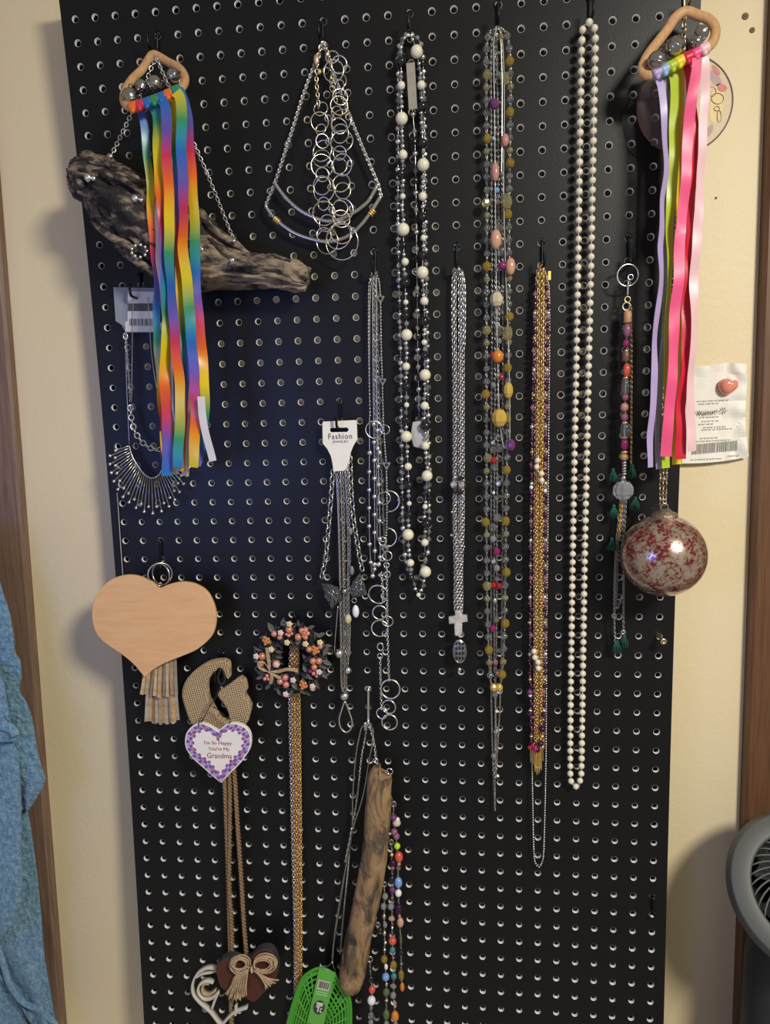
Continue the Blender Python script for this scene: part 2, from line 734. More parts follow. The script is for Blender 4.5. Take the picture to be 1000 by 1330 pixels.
# unseen strips added behind the board edges to shut stray light out
def light_stop(ends, vertical):
    """square strip from the back of the board to the wall; ends = (a0, a1, s0, s1): width range and length range"""
    a0, a1, s0, s1 = ends
    bb = MB()
    vv = []
    ls = np.linspace(s0, s1, 24)
    for l_ in ls:
        for k, a_ in enumerate((a0, a1, a1, a0)):
            x_, z_ = (a_, l_) if vertical else (l_, a_)
            vv.append((x_, warp(x_, z_) + TH - .0003 if k < 2 else WALL_Y - .001, z_))
    n_ = len(ls)
    bb.add(vv, [np.array([(i*4+j, i*4+(j+1) % 4, (i+1)*4+(j+1) % 4, (i+1)*4+j) for i in range(n_-1) for j in range(4)]),
                np.array([0, 1, 2, 3]), np.array([3, 2, 1, 0])+(n_-1)*4])
    bb.build('light_stop', mat('black_light_stop', (.015, .013, .012), .7), PEG, smooth=False)


zt, zb = (24-R0+.66)*PITCH, -(R1-24+.66)*PITCH
light_stop(((28.26-14)*PITCH*SX, (28.68-14)*PITCH*SX, zb, zt), True)
light_stop(((-.66-14)*PITCH*SX, (-.24-14)*PITCH*SX, zb, zt), True)
light_stop((zt-.40*PITCH, zt, (-.20-14)*PITCH*SX, (28.22-14)*PITCH*SX), False)
light_stop((zb, zb+.40*PITCH, (-.20-14)*PITCH*SX, (28.22-14)*PITCH*SX), False)


# ------------------------------------------------------------------ hooks
def hook(x, y, label, drop=27, reach=.03, tip=12, m=HOOKM, wire=1.7, group=None):
    """bent wire hook: into the hole, down the board face, out and up at the tip"""
    k = M(P(x, y, 0))
    r = wire*k
    a = path([(x, y-1, -.006), (x, y, .001), (x, y+2, r*1.4/1), (x, y+drop-4, r*1.4)], n=4)
    e = P(x, y+drop, r*1.4)
    out = [e + np.array([0, -reach*.12, -.0022]), e + np.array([0, -reach*.7, -.0026]),
           e + np.array([0, -reach, -.0005]), e + np.array([0, -reach*1.06, tip*k])]
    w = np.vstack([a, spline(np.vstack([a[-1:], out]), 5)[1:]])
    b = MB()
    tube(b, w, r, 8)
    p = P(x, y, 0)
    root = thing('pegboard_hook', p, label, 'hook', group or 'wire hooks in the pegboard')
    b.build('wire', m, root)
    b2 = MB()
    tv, tf = t_torus(.0036, .0007, 14, 5)
    b2.add(xform(tv, P(x, y, .0006), FACE), tf)
    b2.build('collar', m, root)
    return root


HK = [
    (204, 44, 26, .024, 'black wire hook holding the rainbow ribbon ring'),
    (419, 26, 30, .022, 'black wire hook above the silver ring chain necklace'),
    (532, 15, 30, .022, 'black wire hook holding the black and cream bead necklace'),
    (646, 6, 30, .022, 'black wire hook holding the amber and crystal bead necklaces'),
    (765.5, -3, 32, .022, 'black wire hook holding the long pearl necklace'),
    (487, 325, 30, .022, 'black wire hook holding the triangle charm necklace'),
    (593, 319, 30, .022, 'black wire hook holding the silver cross necklace'),
    (704, 314, 32, .022, 'black wire hook holding the bundle of gold and purple chains'),
    (817, 307, 34, .022, 'black wire hook holding the beaded keychain ring'),
    (441.5, 522, 30, .024, 'black wire hook through the slot of the white jewelry card'),
    (208.5, 703, 34, .034, 'black wire hook holding the plain wooden heart keyring'),
    (287.5, 844, 32, .022, 'black wire hook holding the burlap letter'),
    (384, 800, 28, .026, 'black wire hook behind the berry wreath'),
    (182, 356, 30, .026, 'black wire hook holding the clear plastic necklace card'),
]
for x, y, dr_, rc_, lb in HK:
    hook(x, y, lb, dr_, rc_)
hook(888.5, -8, 'brass colored wire hook holding the pastel ribbon ring', 22, .026, 10, BRASS)
hook(478.5, 895, 'bare silver wire hook above the hanging wooden stick', 40, .028, 10, SILVER, 1.9)
hook(848, 1166, 'empty black wire hook near the gray fan', 16, .012, 4, HOOKM, 1.4)

# screw left in the board
p0, p1 = P(852.5, 823.5, -.003), P(862, 833.5, .019)
sc_root = thing('screw', p0, 'short brass screw sticking out of a pegboard hole below the glass ball', 'screw')
b = MB()
w = np.linspace(0, 1, 60)[:, None]*(p1-p0) + p0
rr = .0016 + .0004*(np.arange(60) % 3 == 0)
tube(b, w, rr, 10)
b.build('shank', BRASS, sc_root)
b = MB()
tv, tf = t_lathe([(.0017, -.0022), (.0043, 0), (.0041, .0006), (.0014, .0008), (.0012, .0002)], 18)
b.add(xform(tv, p1, basis(p1-p0)), tf)
b.build('head', BRASS, sc_root)


# ------------------------------------------------------------------ ribbons and ribbon rings
def satin(name, col, rough=.36):
    return mat(name, col, rough, sheen=.08, spec=.55, bump=.05, bscale=900, vary=.04)


RB = [(0.0, (.02, .16, .52)), (.16, (.16, .09, .42)), (.30, (.68, .035, .10)), (.44, (.90, .15, .008)),
      (.60, (.86, .60, .005)), (.66, (.80, .62, .01)), (.82, (.04, .32, .12)), (.92, (.03, .30, .42)), (1.0, (.02, .16, .52))]


def rainbow(name, y0, cyc):
    m = mat(name, (1, 1, 1), .33, sheen=.05, spec=.55)
    nt = m.node_tree
    at = nt.nodes.new('ShaderNodeAttribute')
    at.attribute_name = 'along'
    a = nt.nodes.new('ShaderNodeMath')
    a.operation = 'SUBTRACT'
    a.inputs[1].default_value = y0
    nt.links.new(at.outputs['Fac'], a.inputs[0])
    mlt = nt.nodes.new('ShaderNodeMath')
    mlt.operation = 'DIVIDE'
    mlt.inputs[1].default_value = cyc
    nt.links.new(a.outputs[0], mlt.inputs[0])
    fr = nt.nodes.new('ShaderNodeMath')
    fr.operation = 'FLOORED_MODULO'
    fr.inputs[1].default_value = 1.0
    nt.links.new(mlt.outputs[0], fr.inputs[0])
    cr = nt.nodes.new('ShaderNodeValToRGB')
    e = cr.color_ramp.elements
    while len(e) < len(RB):
        e.new(.5)
    for k, (q, c) in enumerate(RB):
        e[k].position = q
        e[k].color = (*[.85*v for v in c], 1)
    nt.links.new(fr.outputs[0], cr.inputs['Fac'])
    nt.links.new(cr.outputs['Color'], nt.nodes['Principled BSDF'].inputs['Base Color'])
    return m


def ribbon(parent, pts, wpx, m, d=.05, turn=None, wave=.0016, ph=0.0, name='ribbon'):
    q = [(p[0], p[1], p[2] if len(p) > 2 else d) for p in pts]
    s = spline(q, 7)
    w = np.array([P(a, bb, c) for a, bb, c in s])
    yy = s[:, 1]
    n = len(w)
    L = arclen(w)
    w[:, 1] += wave*np.sin(L*55+ph+pts[0][0]) + wave*.6*np.sin(L*120+ph*2+pts[0][0]*1.7)
    t, sd, o = frames(w)
    tw = np.interp(np.linspace(0, 1, n), np.linspace(0, 1, len(turn)), turn) if turn else np.zeros(n)
    ph = ph + w[0][0]*97.0
    tw = tw + .16*np.sin(L*38+ph) + .10*np.sin(L*90+ph*3)
    a = sd*np.cos(tw)[:, None] + o*np.sin(tw)[:, None]
    nn = np.cross(t, a)
    k = np.array([M(p) for p in w])[:, None]*wpx/2
    th = .0002
    a0, a1 = w - a*k, w + a*k
    ns = 4
    V, Q, A = [], [], []
    base = 0
    for sgn in (1, -1):                               # front face, back face
        st = np.stack([a0 + (a1-a0)*(j/ns) + nn*(sgn*th) for j in range(ns+1)], 1)
        V.append(st.reshape(-1, 3))
        for i in range(n-1):
            for j in range(ns):
                f = (base+i*(ns+1)+j, base+i*(ns+1)+j+1, base+(i+1)*(ns+1)+j+1, base+(i+1)*(ns+1)+j)
                Q.append(f if sgn < 0 else f[::-1])
        A.append(np.repeat(yy, ns+1))
        base += n*(ns+1)
    for e in (a0, a1):                                # the two woven edges
        V.append(np.stack([e + nn*th, e - nn*th], 1).reshape(-1, 3))
        Q += [(base+i*2, base+i*2+1, base+i*2+3, base+i*2+2) for i in range(n-1)]
        A.append(np.repeat(yy, 2))
        base += n*2
    b = MB()
    b.add(np.concatenate(V), [np.array(Q)], 0, np.concatenate(A))
    return b.build(name, m, parent)


def jingle_bell(parent, x, y, d, rpx, rz=0.3, tilt=0.5):
    p = P(x, y, d)
    r = rpx*M(p)
    root = link('bell', shared('bell_shell', lambda: t_lathe([(0.02, -1.0), (.38, -.93), (.70, -.71), (.92, -.38), (.99, -.08), (1.05, -.05), (1.05, .05), (.99, .08), (.92, .38), (.70, .71), (.38, .93), (.02, 1.0)], 22, True), STEEL), p, parent,
                rot=(tilt, .2, rz), scale=(r, r, r))
    b = MB()
    for a in (0, math.pi/2):
        tv, tf = t_box(.12, 1.2, .10)
        R = np.array(Matrix.Rotation(a, 3, 'Z'))
        b.add(xform(tv, (0, 0, -.93), R), tf)
    tv, tf = t_torus(.22, .06, 12, 5)
    b.add(xform(tv, (0, 0, 1.12), np.array(Matrix.Rotation(math.pi/2, 3, 'X'))), tf)
    me = b.mesh('bell_slot', BLACKBD, np.zeros(3))
    o = bpy.data.objects.new('slot', me)
    COL.objects.link(o)
    o.parent = root
    return root


def wood_ring(parent, pts, d0, d1, rpx):
    n = len(pts)
    q = [(x, y, d0 + (d1-d0)*0.5*(1-math.cos(2*math.pi*i/n))) for i, (x, y) in enumerate(pts)]
    w = path(q, n=6, closed=True)
    b = MB()
    tube(b, w, rpx*M(w.mean(0)), 12, closed=True, flat=.85)
    return b.build('wood_ring', ramp_mat('beech_wood', [(.3, (.50, .27, .12)), (.7, (.66, .40, .20))], 40, .5, (6, 6, 2), 4, .1), parent)


def wrap(parent, x, y, d, ang, rpx, wpx, m, knot=True):
    """ribbon wound round the lower bar, with its knot"""
    p = P(x, y, d)
    k = M(p)
    t = np.array([math.cos(ang), 0, math.sin(ang)])
    b = MB()
    wpx = wpx*1.12
    prof = [(rpx*.9*k, -wpx*.5*k), (rpx*1.02*k, -wpx*.47*k), (rpx*1.07*k, -wpx*.2*k), (rpx*1.03*k, -wpx*.05*k), (rpx*1.09*k, wpx*.1*k), (rpx*1.04*k, wpx*.3*k), (rpx*1.06*k, wpx*.46*k), (rpx*.9*k, wpx*.5*k)]
    tv, tf = t_lathe(prof, 16)
    b.add(xform(tv, p, basis(t, (0, 1, 0))), tf, 0, np.full(len(tv), y))
    if knot:
        tv, tf = t_sphere(10, 7, 1)
        b.add(xform(tv, p + np.array([0, -rpx*.75*k, -rpx*.95*k]), None, (wpx*.30*k, rpx*.45*k, rpx*.55*k)), tf, 0, np.full(len(tv), y+4))
    return b.build('ribbon_knot', m, parent)


# rainbow ribbon ring
RR = thing('ribbon_ring', P(200, 70, .05), 'wooden ring with jingle bells and long rainbow satin ribbons over the driftwood', 'ribbon ring', 'ribbon rings with bells')
wood_ring(RR, [(200, 71), (217, 80), (233, 89), (240.5, 103), (234, 116), (217, 124), (195, 132), (174, 139.5), (162, 134), (162, 120), (171, 104), (184, 91), (192, 79)], .026, .090, 5.6)
for x, y, r, rz in ((169, 126, 11, .3), (201.5, 108.5, 9.5, 1.2), (225, 98, 8.5, 2.0), (184, 112, 8, .9)):
    jingle_bell(RR, x, y, .082, r, rz, .4+rz*.3)
RM = {k: rainbow('rainbow_satin_'+n, y0, c) for k, n, y0, c in (
    (1, 'one', 160, -240), (2, 'two', 112, -250), (3, 'three', 132, 240), (4, 'four', 235, 240), (5, 'five', 198, 245), (6, 'six', 128, 225))}
REDS, BLUES, GREENS, ORNG = satin('red_satin', (.62, .03, .05)), satin('blue_satin', (.02, .14, .42)), satin('green_satin', (.03, .25, .10)), satin('orange_satin', (.80, .16, .02))
sl = math.atan2(18, 72)
for x, y, m_ in ((174, 139, ORNG), (183, 136.5, REDS), (192.5, 133.5, BLUES), (202, 130, GREENS), (211, 126.5, BLUES), (220, 122.5, ORNG), (229, 118, GREENS)):
    wrap(RR, x, y, .090, sl, 6.2, 10, m_)
GREYR = satin('silver_gray_satin', (.62, .60, .62))
GOLDS = satin('mustard_satin', (.60, .40, .03))
PINKW = satin('pinkish_white_satin', (.72, .55, .52))
ribbon(RR, [(180, 141), (187, 155), (190, 196), (194.5, 238), (197, 280), (201.5, 336), (204, 358), (204, 414), (206, 470), (210, 526), (214, 554), (212, 596)], 10, RM[1], 0.074, [.2, .5, .7, .3, .2, .1, .3, 1.0])
ribbon(RR, [(208, 250), (206, 280), (208, 322), (211, 358), (214, 392), (217, 430)], 11, PINKW, 0.080, [.1, .2, .1])
ribbon(RR, [(196, 136), (203, 150), (205.5, 196), (208, 238), (211, 290), (214, 336), (216, 380), (216, 430), (214, 480), (216, 540), (218, 618)], 13, RM[2], 0.088, [0, .1, .3, .6, .9, .8, .4, .3])
ribbon(RR, [(214, 420), (218, 460), (220, 512), (222, 554), (226, 616)], 12, GREYR, 0.082, [.2, .2, 0, .2])
ribbon(RR, [(209, 128), (215, 142), (217, 196), (219, 252), (219.6, 308), (221, 344), (222.4, 380), (228, 450), (233.6, 498), (232.5, 560), (231.4, 608)], 13, RM[3], 0.096, [0, .2, .1, .3, .1, -.2, .1, .3, .1])
ribbon(RR, [(220, 124), (224, 136), (226.6, 182), (229.4, 224), (228, 280), (232, 336), (235, 414), (239, 448), (241, 487), (239, 530), (236, 570), (237, 612)], 10, RM[4], 0.090, [.1, .5, .3, .6, .5, .2, .9, 1.0])
ribbon(RR, [(236, 470), (244, 520), (243, 560), (241, 618)], 9, PINKW, 0.078, [.2, .8, .3])
ribbon(RR, [(228, 119), (235, 134), (236.4, 196), (237.8, 252), (238, 308), (239, 330), (243.4, 372), (246, 414), (251.8, 470), (253, 512), (253, 568), (251.8, 607)], 13.5, RM[5], 0.102, [.1, 0, .2, -.1, .1, .3, .1, 0, -.2])
ribbon(RR, [(232, 116), (238, 130), (243, 156), (246, 196), (250.4, 238), (252.5, 294), (253, 336), (254.6, 366), (259, 428), (263, 470), (266.5, 503), (265.8, 540), (260, 582), (254, 604)], 13, RM[6], 0.094, [.1, 0, .1, .2, .1, .4, .9, .8, .3])
ribbon(RR, [(262, 515), (263, 540), (267, 562), (275.6, 599)], 9.5, GREYR, 0.106, [.3, .1, 0])
ribbon(RR, [(212, 560), (214, 585), (217, 618)], 8, GOLDS, 0.084, [.2, .2])

# pastel ribbon ring
PR = thing('ribbon_ring', P(890, 14, .05), 'wooden ring with jingle bells and pastel pink, lime and lavender satin ribbons', 'ribbon ring', 'ribbon rings with bells')
wood_ring(PR, [(890.5, 15), (906, 20), (921, 26), (929, 39), (925.5, 54), (914, 65), (893, 75), (870, 87), (849, 96.5), (837.5, 97), (834, 88), (841, 72), (854.5, 54), (867, 38), (877, 23)], .028, .058, 6.4)
for x, y, r, rz in ((853, 79, 12, .2), (877, 60, 12, 1.0), (911, 43, 9.5, 2.0), (904, 55, 8.5, 2.6)):
    jingle_bell(PR, x, y, .060, r, rz, .4+rz*.3)
LAV, SKY, LIME, YEL = satin('lavender_satin', (.42, .34, .60)), satin('sky_blue_satin', (.30, .45, .62)), satin('lime_satin', (.42, .56, .03)), satin('yellow_satin', (.80, .62, .02))
REDP, HOT, PALE = satin('crimson_satin', (.62, .012, .045)), satin('hot_pink_satin', (.82, .09, .24)), satin('pale_pink_satin', (.80, .52, .55))
sl2 = math.atan2(25, 60)
for x, y, m_ in ((853, 95, LAV), (863, 90.5, SKY), (873, 85.5, LIME), (882, 80.5, YEL), (893, 75, REDP), (904, 69.5, HOT), (914, 64, PALE)):
    wrap(PR, x, y, .058, sl2, 7.0, 11, m_)
ribbon(PR, [(864, 97), (864.5, 130), (868, 200), (866, 280), (864, 400), (860, 470), (856, 520), (853, 565), (856, 609)], 8, mat('gray_lavender_satin', (.38, .38, .50), .36, sheen=.4), 0.046, [.3, .5, .4, .2, .3])
ribbon(PR, [(854, 101), (859, 112), (862, 135), (863.5, 180), (864.6, 225), (860, 260), (860, 298), (858, 324), (858, 372), (852, 420), (850, 468), (848.6, 516), (845, 565), (844.5, 607)], 9, LAV, 0.056, [0, .2, .6, .8, .5, .4, .3])
ribbon(PR, [(882, 84), (884, 110), (884, 200), (882, 300), (880, 420), (878, 520), (879, 603)], 12, YEL, 0.041, [.3, .5, .3, .2])
ribbon(PR, [(873, 91), (876, 103), (876.6, 135), (875, 180), (873.6, 225), (870, 293), (870, 336), (868, 396), (866.6, 456), (865.4, 516), (864, 565), (864.7, 608)], 13, LIME, 0.051, [0, .2, .1, .6, .8, .7, .5])
ribbon(PR, [(893, 82), (897, 100), (899, 150), (900.5, 203), (898.5, 248), (896, 293), (894, 336), (893, 384), (892, 432), (889.5, 480), (884.7, 528), (884.7, 565), (883, 596)], 13.5, REDP, 0.052, [0, .3, .5, .2, .1, .3, 0])
ribbon(PR, [(904, 76), (904, 90), (899.6, 126), (895, 158), (891.7, 203), (889.4, 248), (885, 293), (883, 312), (881, 360), (876.5, 408), (875, 456), (871.5, 504), (868, 552), (865.4, 593)], 13.5, HOT, 0.062, [.1, 0, .2, -.1, .2, .1, 0])
ribbon(PR, [(913, 70), (916.5, 82), (915.4, 113), (913, 158), (912, 203), (908.6, 248), (906, 293), (904, 324), (901.5, 372), (901.5, 420), (899, 468), (896.7, 516), (898, 586)], 11.5, PALE, 0.057, [0, .1, .3, 0, .3, .5, .2])

# round clear disc with a printed picture, behind the pastel ribbons
DC = P(889, 136, .022)
dk = M(DC)
DISC = thing('acrylic_disc', DC, 'round clear plastic disc with pink and cream print behind the pastel ribbons', 'ornament')
b = MB()
tv, tf = t_lathe([(59.2*dk, -.0014), (60*dk, -.0010), (60*dk, .0010), (59.2*dk, .0014)], 64)
b.add(xform(tv, DC, FACE), tf)
acr = mat('tinted_acrylic', (.50, .38, .34), .25, alpha=.12, spec=.1)
b.build('disc', acr, DISC)
b = MB()
tv, tf = t_torus(59.6*dk, .0009, 64, 5)
b.add(xform(tv, DC, FACE), tf)
b.build('rim', mat('maroon_edge', (.10, .02, .03), .3), DISC)
INKS = {'pink': mat('rose_print', (.62, .22, .20), .6), 'cream': mat('cream_print', (.76, .62, .34), .6), 'line': mat('brown_print_line', (.22, .10, .06), .6), 'lilac': mat('lilac_print', (.48, .33, .34), .6)}
dy_ = DC[1] - .0016


def dprint(pts, m, name='printed_shape', off=0.0):
    f = np.array([flatpt(x, y, dy_-off) for x, y in spline(np.array(pts, float), 4, True)])
    bb = MB()
    extrude(bb, f, .0002, 0)
    return bb.build(name, INKS[m], DISC, smooth=False)


def ell(cx_, cy_, rx_, ry_, rot_=0.0):
    return [(cx_ + rx_*math.cos(a)*math.cos(rot_) - ry_*math.sin(a)*math.sin(rot_), cy_ + rx_*math.cos(a)*math.sin(rot_) + ry_*math.sin(a)*math.cos(rot_)) for a in np.linspace(0, 2*math.pi, 13)[:-1]]


dprint(ell(931, 134, 9, 26, .15), 'cream')
dprint(ell(929, 102, 6, 12, -.6), 'lilac')
dprint(ell(930, 91, 3, 8, -.7), 'pink', off=.0003)
dprint(ell(938, 114, 6.5, 5, .3), 'pink', off=.0003)
dprint(ell(921, 170, 4, 9, .5), 'lilac')
for cx_, cy_, rx_, ry_ in ((932, 128, 8, 7), (925, 119, 5, 6), (931, 141, 3.5, 3), (934, 151, 2.5, 8)):
    ww = np.array([flatpt(cx_+rx_*math.cos(a), cy_+ry_*math.sin(a), dy_-.0005) for a in np.linspace(0, 2*math.pi, 20)[:-1]])
    bb = MB()
    tube(bb, ww, .00025, 4, closed=True)
    bb.build('printed_line', INKS['line'], DISC)

# ------------------------------------------------------------------ driftwood on its chain
DW = thing('driftwood_hanging', P(204, 74, .03), 'dark weathered driftwood branch hung on a silver chain behind rainbow ribbons', 'driftwood')
top = spline([(94, 214), (104, 206), (122, 206), (150, 214), (180, 230), (205, 243), (235, 262), (262, 281), (285, 300), (310, 319), (335, 334), (352, 334), (370, 339), (388, 342), (399, 352), (403, 363)], 12)
bot = spline([(90, 240), (97, 256), (106, 264), (122, 280), (138, 300), (155, 322), (172, 337), (195, 354), (220, 368), (240, 377), (262, 377), (290, 372), (320, 371), (350, 372), (375, 376), (398, 374)], 12)
nS, nT = len(top), 64
V = []
for i in range(nS):
    c = (top[i]+bot[i])/2
    h = (top[i]-bot[i])/2
    u = i/(nS-1)
    endf = min(1, 6*u+.25, 5*(1-u)+.3)
    for j in range(nT):
        a = 2*math.pi*j/nT
        x, y = c + h*math.cos(a)
        p = P(x, y, .042)
        dep = (.017+.012*math.sin(math.pi*u))*math.sin(a)*endf
        al = u*8
        rid = mnoise.fractal(Vector((al*.9, math.cos(a)*2.6+al*.25, math.sin(a)*2.6)), 1.0, 2.0, 5)
        rid2 = abs(mnoise.noise(Vector((al*.5, math.cos(a)*5+al*.3, math.sin(a)*5))))
        rid3 = abs(mnoise.noise(Vector((al*.8+9, math.cos(a)*9+al*.6, math.sin(a)*9))))
        s = .009*rid - .012*rid2 - .007*rid3 + .004
        nrm = np.array([0, -math.sin(a), 0]) + np.array([h[0], 0, -h[1]])/max(1, np.linalg.norm(h))*math.cos(a)
        V.append(p + np.array([0, -dep, 0]) + nrm*s)
Q = [(i*nT+j, i*nT+(j+1) % nT, (i+1)*nT+(j+1) % nT, (i+1)*nT+j) for i in range(nS-1) for j in range(nT)]
b = MB()
b.add(V, [np.array(Q), np.arange(nT)[::-1], np.arange(nT)+(nS-1)*nT])
DRIFT = ramp_mat('weathered_driftwood', [(.30, (.010, .009, .009)), (.47, (.035, .030, .027)), (.54, (.19, .15, .115)), (.62, (.33, .25, .165)), (.75, (.45, .355, .25))], 26, .85, (1.0, 1.6, 2.6), 8, .9, .006, distort=.7)
DRIFT.node_tree.nodes['Mapping'].inputs['Rotation'].default_value = (0, math.radians(-28), 0)
_nt = DRIFT.node_tree
_tc = _nt.nodes.new('ShaderNodeTexCoord')
_sp = _nt.nodes.new('ShaderNodeSeparateXYZ')
_nt.links.new(_tc.outputs['Object'], _sp.inputs[0])
_mr = _nt.nodes.new('ShaderNodeMapRange')
_mr.inputs['From Min'].default_value = -.05
_mr.inputs['From Max'].default_value = .13
_mr.inputs['To Min'].default_value = -.02
_mr.inputs['To Max'].default_value = .12
_nt.links.new(_sp.outputs['X'], _mr.inputs['Value'])
_ad = _nt.nodes.new('ShaderNodeMath')
_cr = [n for n in _nt.nodes if n.type == 'VALTORGB'][0]
_nz = _cr.inputs['Fac'].links[0].from_socket
_nt.links.new(_nz, _ad.inputs[0])
_nt.links.new(_mr.outputs[0], _ad.inputs[1])
_nt.links.new(_ad.outputs[0], _cr.inputs['Fac'])
DWO = b.build('branch', DRIFT, DW)
# splintered strips along the top edge
for pts, r0 in (([(116, 210, .060), (150, 216, .066), (175, 229, .064), (182, 233, .058)], 3.4), ([(120, 222, .066), (140, 226, .072), (165, 236, .072), (190, 256, .066)], 4.5),
                ([(118, 287, .055), (140, 305, .064), (170, 320, .066), (200, 332, .060)], 5.0), ([(145, 315, .055), (165, 330, .064), (195, 350, .064), (230, 368, .055)], 5.0),
                ([(255, 280, .055), (275, 296, .062), (300, 314, .060), (330, 333, .052)], 4.5), ([(270, 310, .066), (300, 330, .07), (330, 345, .064)], 4.0),
                ([(335, 335, .05), (350, 332, .056), (372, 338, .056), (384, 345, .05)], 3.0), ([(98, 222, .055), (104, 236, .062), (112, 250, .06)], 5.0)):
    w = path(pts, n=8)
    n = len(w)
    k = M(w[0])
    rr = r0*k*np.sin(np.linspace(.35, math.pi-.2, n))
    w += np.array([[.0012*mnoise.noise(Vector((i*.7, r0, z))) for z in (0, 3, 7)] for i in range(n)])
    b = MB()
    tube(b, w, rr, 8, flat=.7)
    b.build('splinter', DRIFT, DWO)
for pts in ([(197, 87), (185, 118), (165, 160), (144, 203, .05)], [(207, 84), (222, 118, .045), (240, 160, .04), (250, 182), (275, 240), (304, 313, .05)]):
    b = MB()
    w = path([(204, 73, .03)] + pts, d=.036, n=6)
    chain(b, w, .0042, .0040, .0006, 10, 5)
    b.build('chain', SILVER, DW)
for x, y, r in ((115, 231, 5.5), (122, 232, 3.5), (176, 258, 5.5), (184, 260, 3.2), (256, 317, 5), (262, 324, 3.5), (302, 338, 5), (306, 345, 3), (144, 203, 3), (304, 313, 2.6),
                *[(181+10*math.cos(a), 326+8*math.sin(a), 2.3) for a in np.linspace(0, 5.6, 9)]):
    bead('silver_stud', x, y, .073 if x < 200 and y > 210 else .066, r*2, r*2, SILVER, DWO)

# ------------------------------------------------------------------ spike pendant necklace on a clear card
NC = thing('necklace_card', P(182, 384, .012), 'clear plastic necklace card with a white barcode label behind rainbow ribbons', 'card')
b = MB()
o_ = np.array([flatpt(x, y, P(176, 400, .012)[1]) for x, y in ((147, 373), (201, 374), (203, 432), (163, 432), (161, 424), (150, 417))])
extrude(b, o_, .0012, .0003)
b.build('plastic_sheet', mat('hazy_clear_plastic', (.55, .6, .7), .15, alpha=.35), NC, smooth=False)
Yc = P(176, 400, .0125)[1]
b = MB()
extrude(b, np.array([flatpt(x, y, Yc-.0006) for x, y in ((166, 378), (201, 379), (203, 431), (162.5, 431), (162.5, 418), (165.5, 417))]), .0006, .0001)
b.build('label', mat('label_paper', (.72, .72, .72), .6), NC, smooth=False)


def rect(x0, y0, x1, y1, Y, m, parent, name, th=.0003, skew=0.0):
    bb = MB()
    extrude(bb, np.array([flatpt(x, y, Y) for x, y in ((x0, y0+skew), (x1, y0), (x1, y1), (x0, y1+skew))]), th, 0)
    return bb.build(name, m, parent, smooth=False)


def barcode(x0, y0, x1, y1, Y, m, parent, n=22, shear=0.0):
    bb = MB()
    r_ = random.Random(int(x0*7+y0))
    x = x0
    while x < x1:
        w_ = (x1-x0)/n*(.3+.8*r_.random())
        extrude(bb, np.array([flatpt(a, c+shear*(a-x0), Y) for a, c in ((x, y0), (min(x+w_, x1), y0), (min(x+w_, x1), y1), (x, y1))]), .0002, 0)
        x += w_ + (x1-x0)/n*(.3+.6*r_.random())
    return bb.build('barcode', m, parent, smooth=False)


rect(166, 394, 201, 404, Yc-.0009, mat('gray_print', (.09, .09, .10), .6), NC, 'printed_band')
barcode(168, 414, 202, 423, Yc-.0009, INK, NC)
SN = thing('spike_necklace', P(182, 386, .018), 'silver necklace with a fan of ball tipped spikes below the plastic card', 'necklace')
for pts in ([(163, 434), (164.5, 500), (168, 579)], [(173, 386), (172, 430), (171, 520)], [(192, 386), (198, 470), (212, 540), (226, 582)]):
    b = MB()
    tube(b, path(pts, .017, 6), .0005, 5)
    b.build('cord', SILVERD, SN)
b = MB()
chain(b, path([(163, 434), (166, 470), (169.5, 520)], .018, 6), .0026, .0022, .0004, 8, 4)
b.build('extender_chain', SILVERD, SN)
b = MB()
chain(b, path([(169.5, 530), (171, 545), (176, 562), (189, 578), (205, 584), (218, 578)], .018, 8), .0062, .0065, .0008, 12, 5)
b.build('chain', SILVER, SN)
ring('clasp', 163, 437, .018, 4, .9, SILVER, SN, sx=.7)
arc = spline([(168, 579), (172, 593), (180.4, 607), (189, 617), (198, 621), (207, 616), (213, 605), (221, 592), (226, 582)], 10)
b = MB()
tube(b, np.array([P(x, y, .018) for x, y in arc]), .0008, 6)
b.build('pendant_bar', SILVER, SN)
sa_ = resample(np.c_[arc, np.zeros(len(arc))], n=38)[:, :2]
for i, (x, y) in enumerate(sa_):
    t_ = i/37
    an = math.radians(168 + (12-168)*t_) if True else 0
    ln = 20 + 18*math.sin(math.pi*min(1, max(0, t_*1.05))) + (8 if i % 2 else 0)
    tx, ty = math.cos(an), math.sin(an)
    x2, y2 = x + tx*ln*.9, y + ty*ln + (2 if t_ < .3 else 0)
    a_, c_ = P(x, y, .0185), P(x2, y2, .020 + .003*(i % 3))
    b = MB()
    tube(b, np.array([a_, (a_+c_)/2, c_]), .0007, 6)
    sp = b.build('spike', SILVERD, SN)
    link('ball_tip', shared('tip_round', lambda: t_sphere(10, 7, 1), SILVER), c_, sp, scale=(.0022,)*3)

LT = thing('loose_thread', P(155, 660, .004), 'thin white thread hanging down the board edge above the wooden heart', 'thread')
thread_b = MB()
tube(thread_b, path([(152, 640, .006), (154, 668, .003), (156.5, 705, .003), (159.5, 748, .004)], n=6), .0005, 5)
thread_b.build('thread', STRING, LT)

# ------------------------------------------------------------------ plain wooden heart keyring with leather tassel
HT = thing('wooden_heart_keyring', P(208, 735, .03), 'plain light wooden heart on a keyring with a tan leather tassel', 'keychain')


def cv(pts, x0, y0, s):
    return [(x0 + a/s, y0 + c/s) for a, c in pts]


hp = cv([(452, 338), (420, 310), (380, 290), (330, 276), (280, 278), (228, 297), (180, 340), (150, 395), (140, 455), (150, 520), (175, 565), (215, 600), (275, 640), (330, 685), (365, 725), (385, 748),
         (430, 710), (490, 678), (560, 650), (630, 618), (690, 565), (710, 520), (715, 460), (700, 400), (670, 350), (620, 318), (560, 307), (500, 318)], 80, 670, 3.5714)
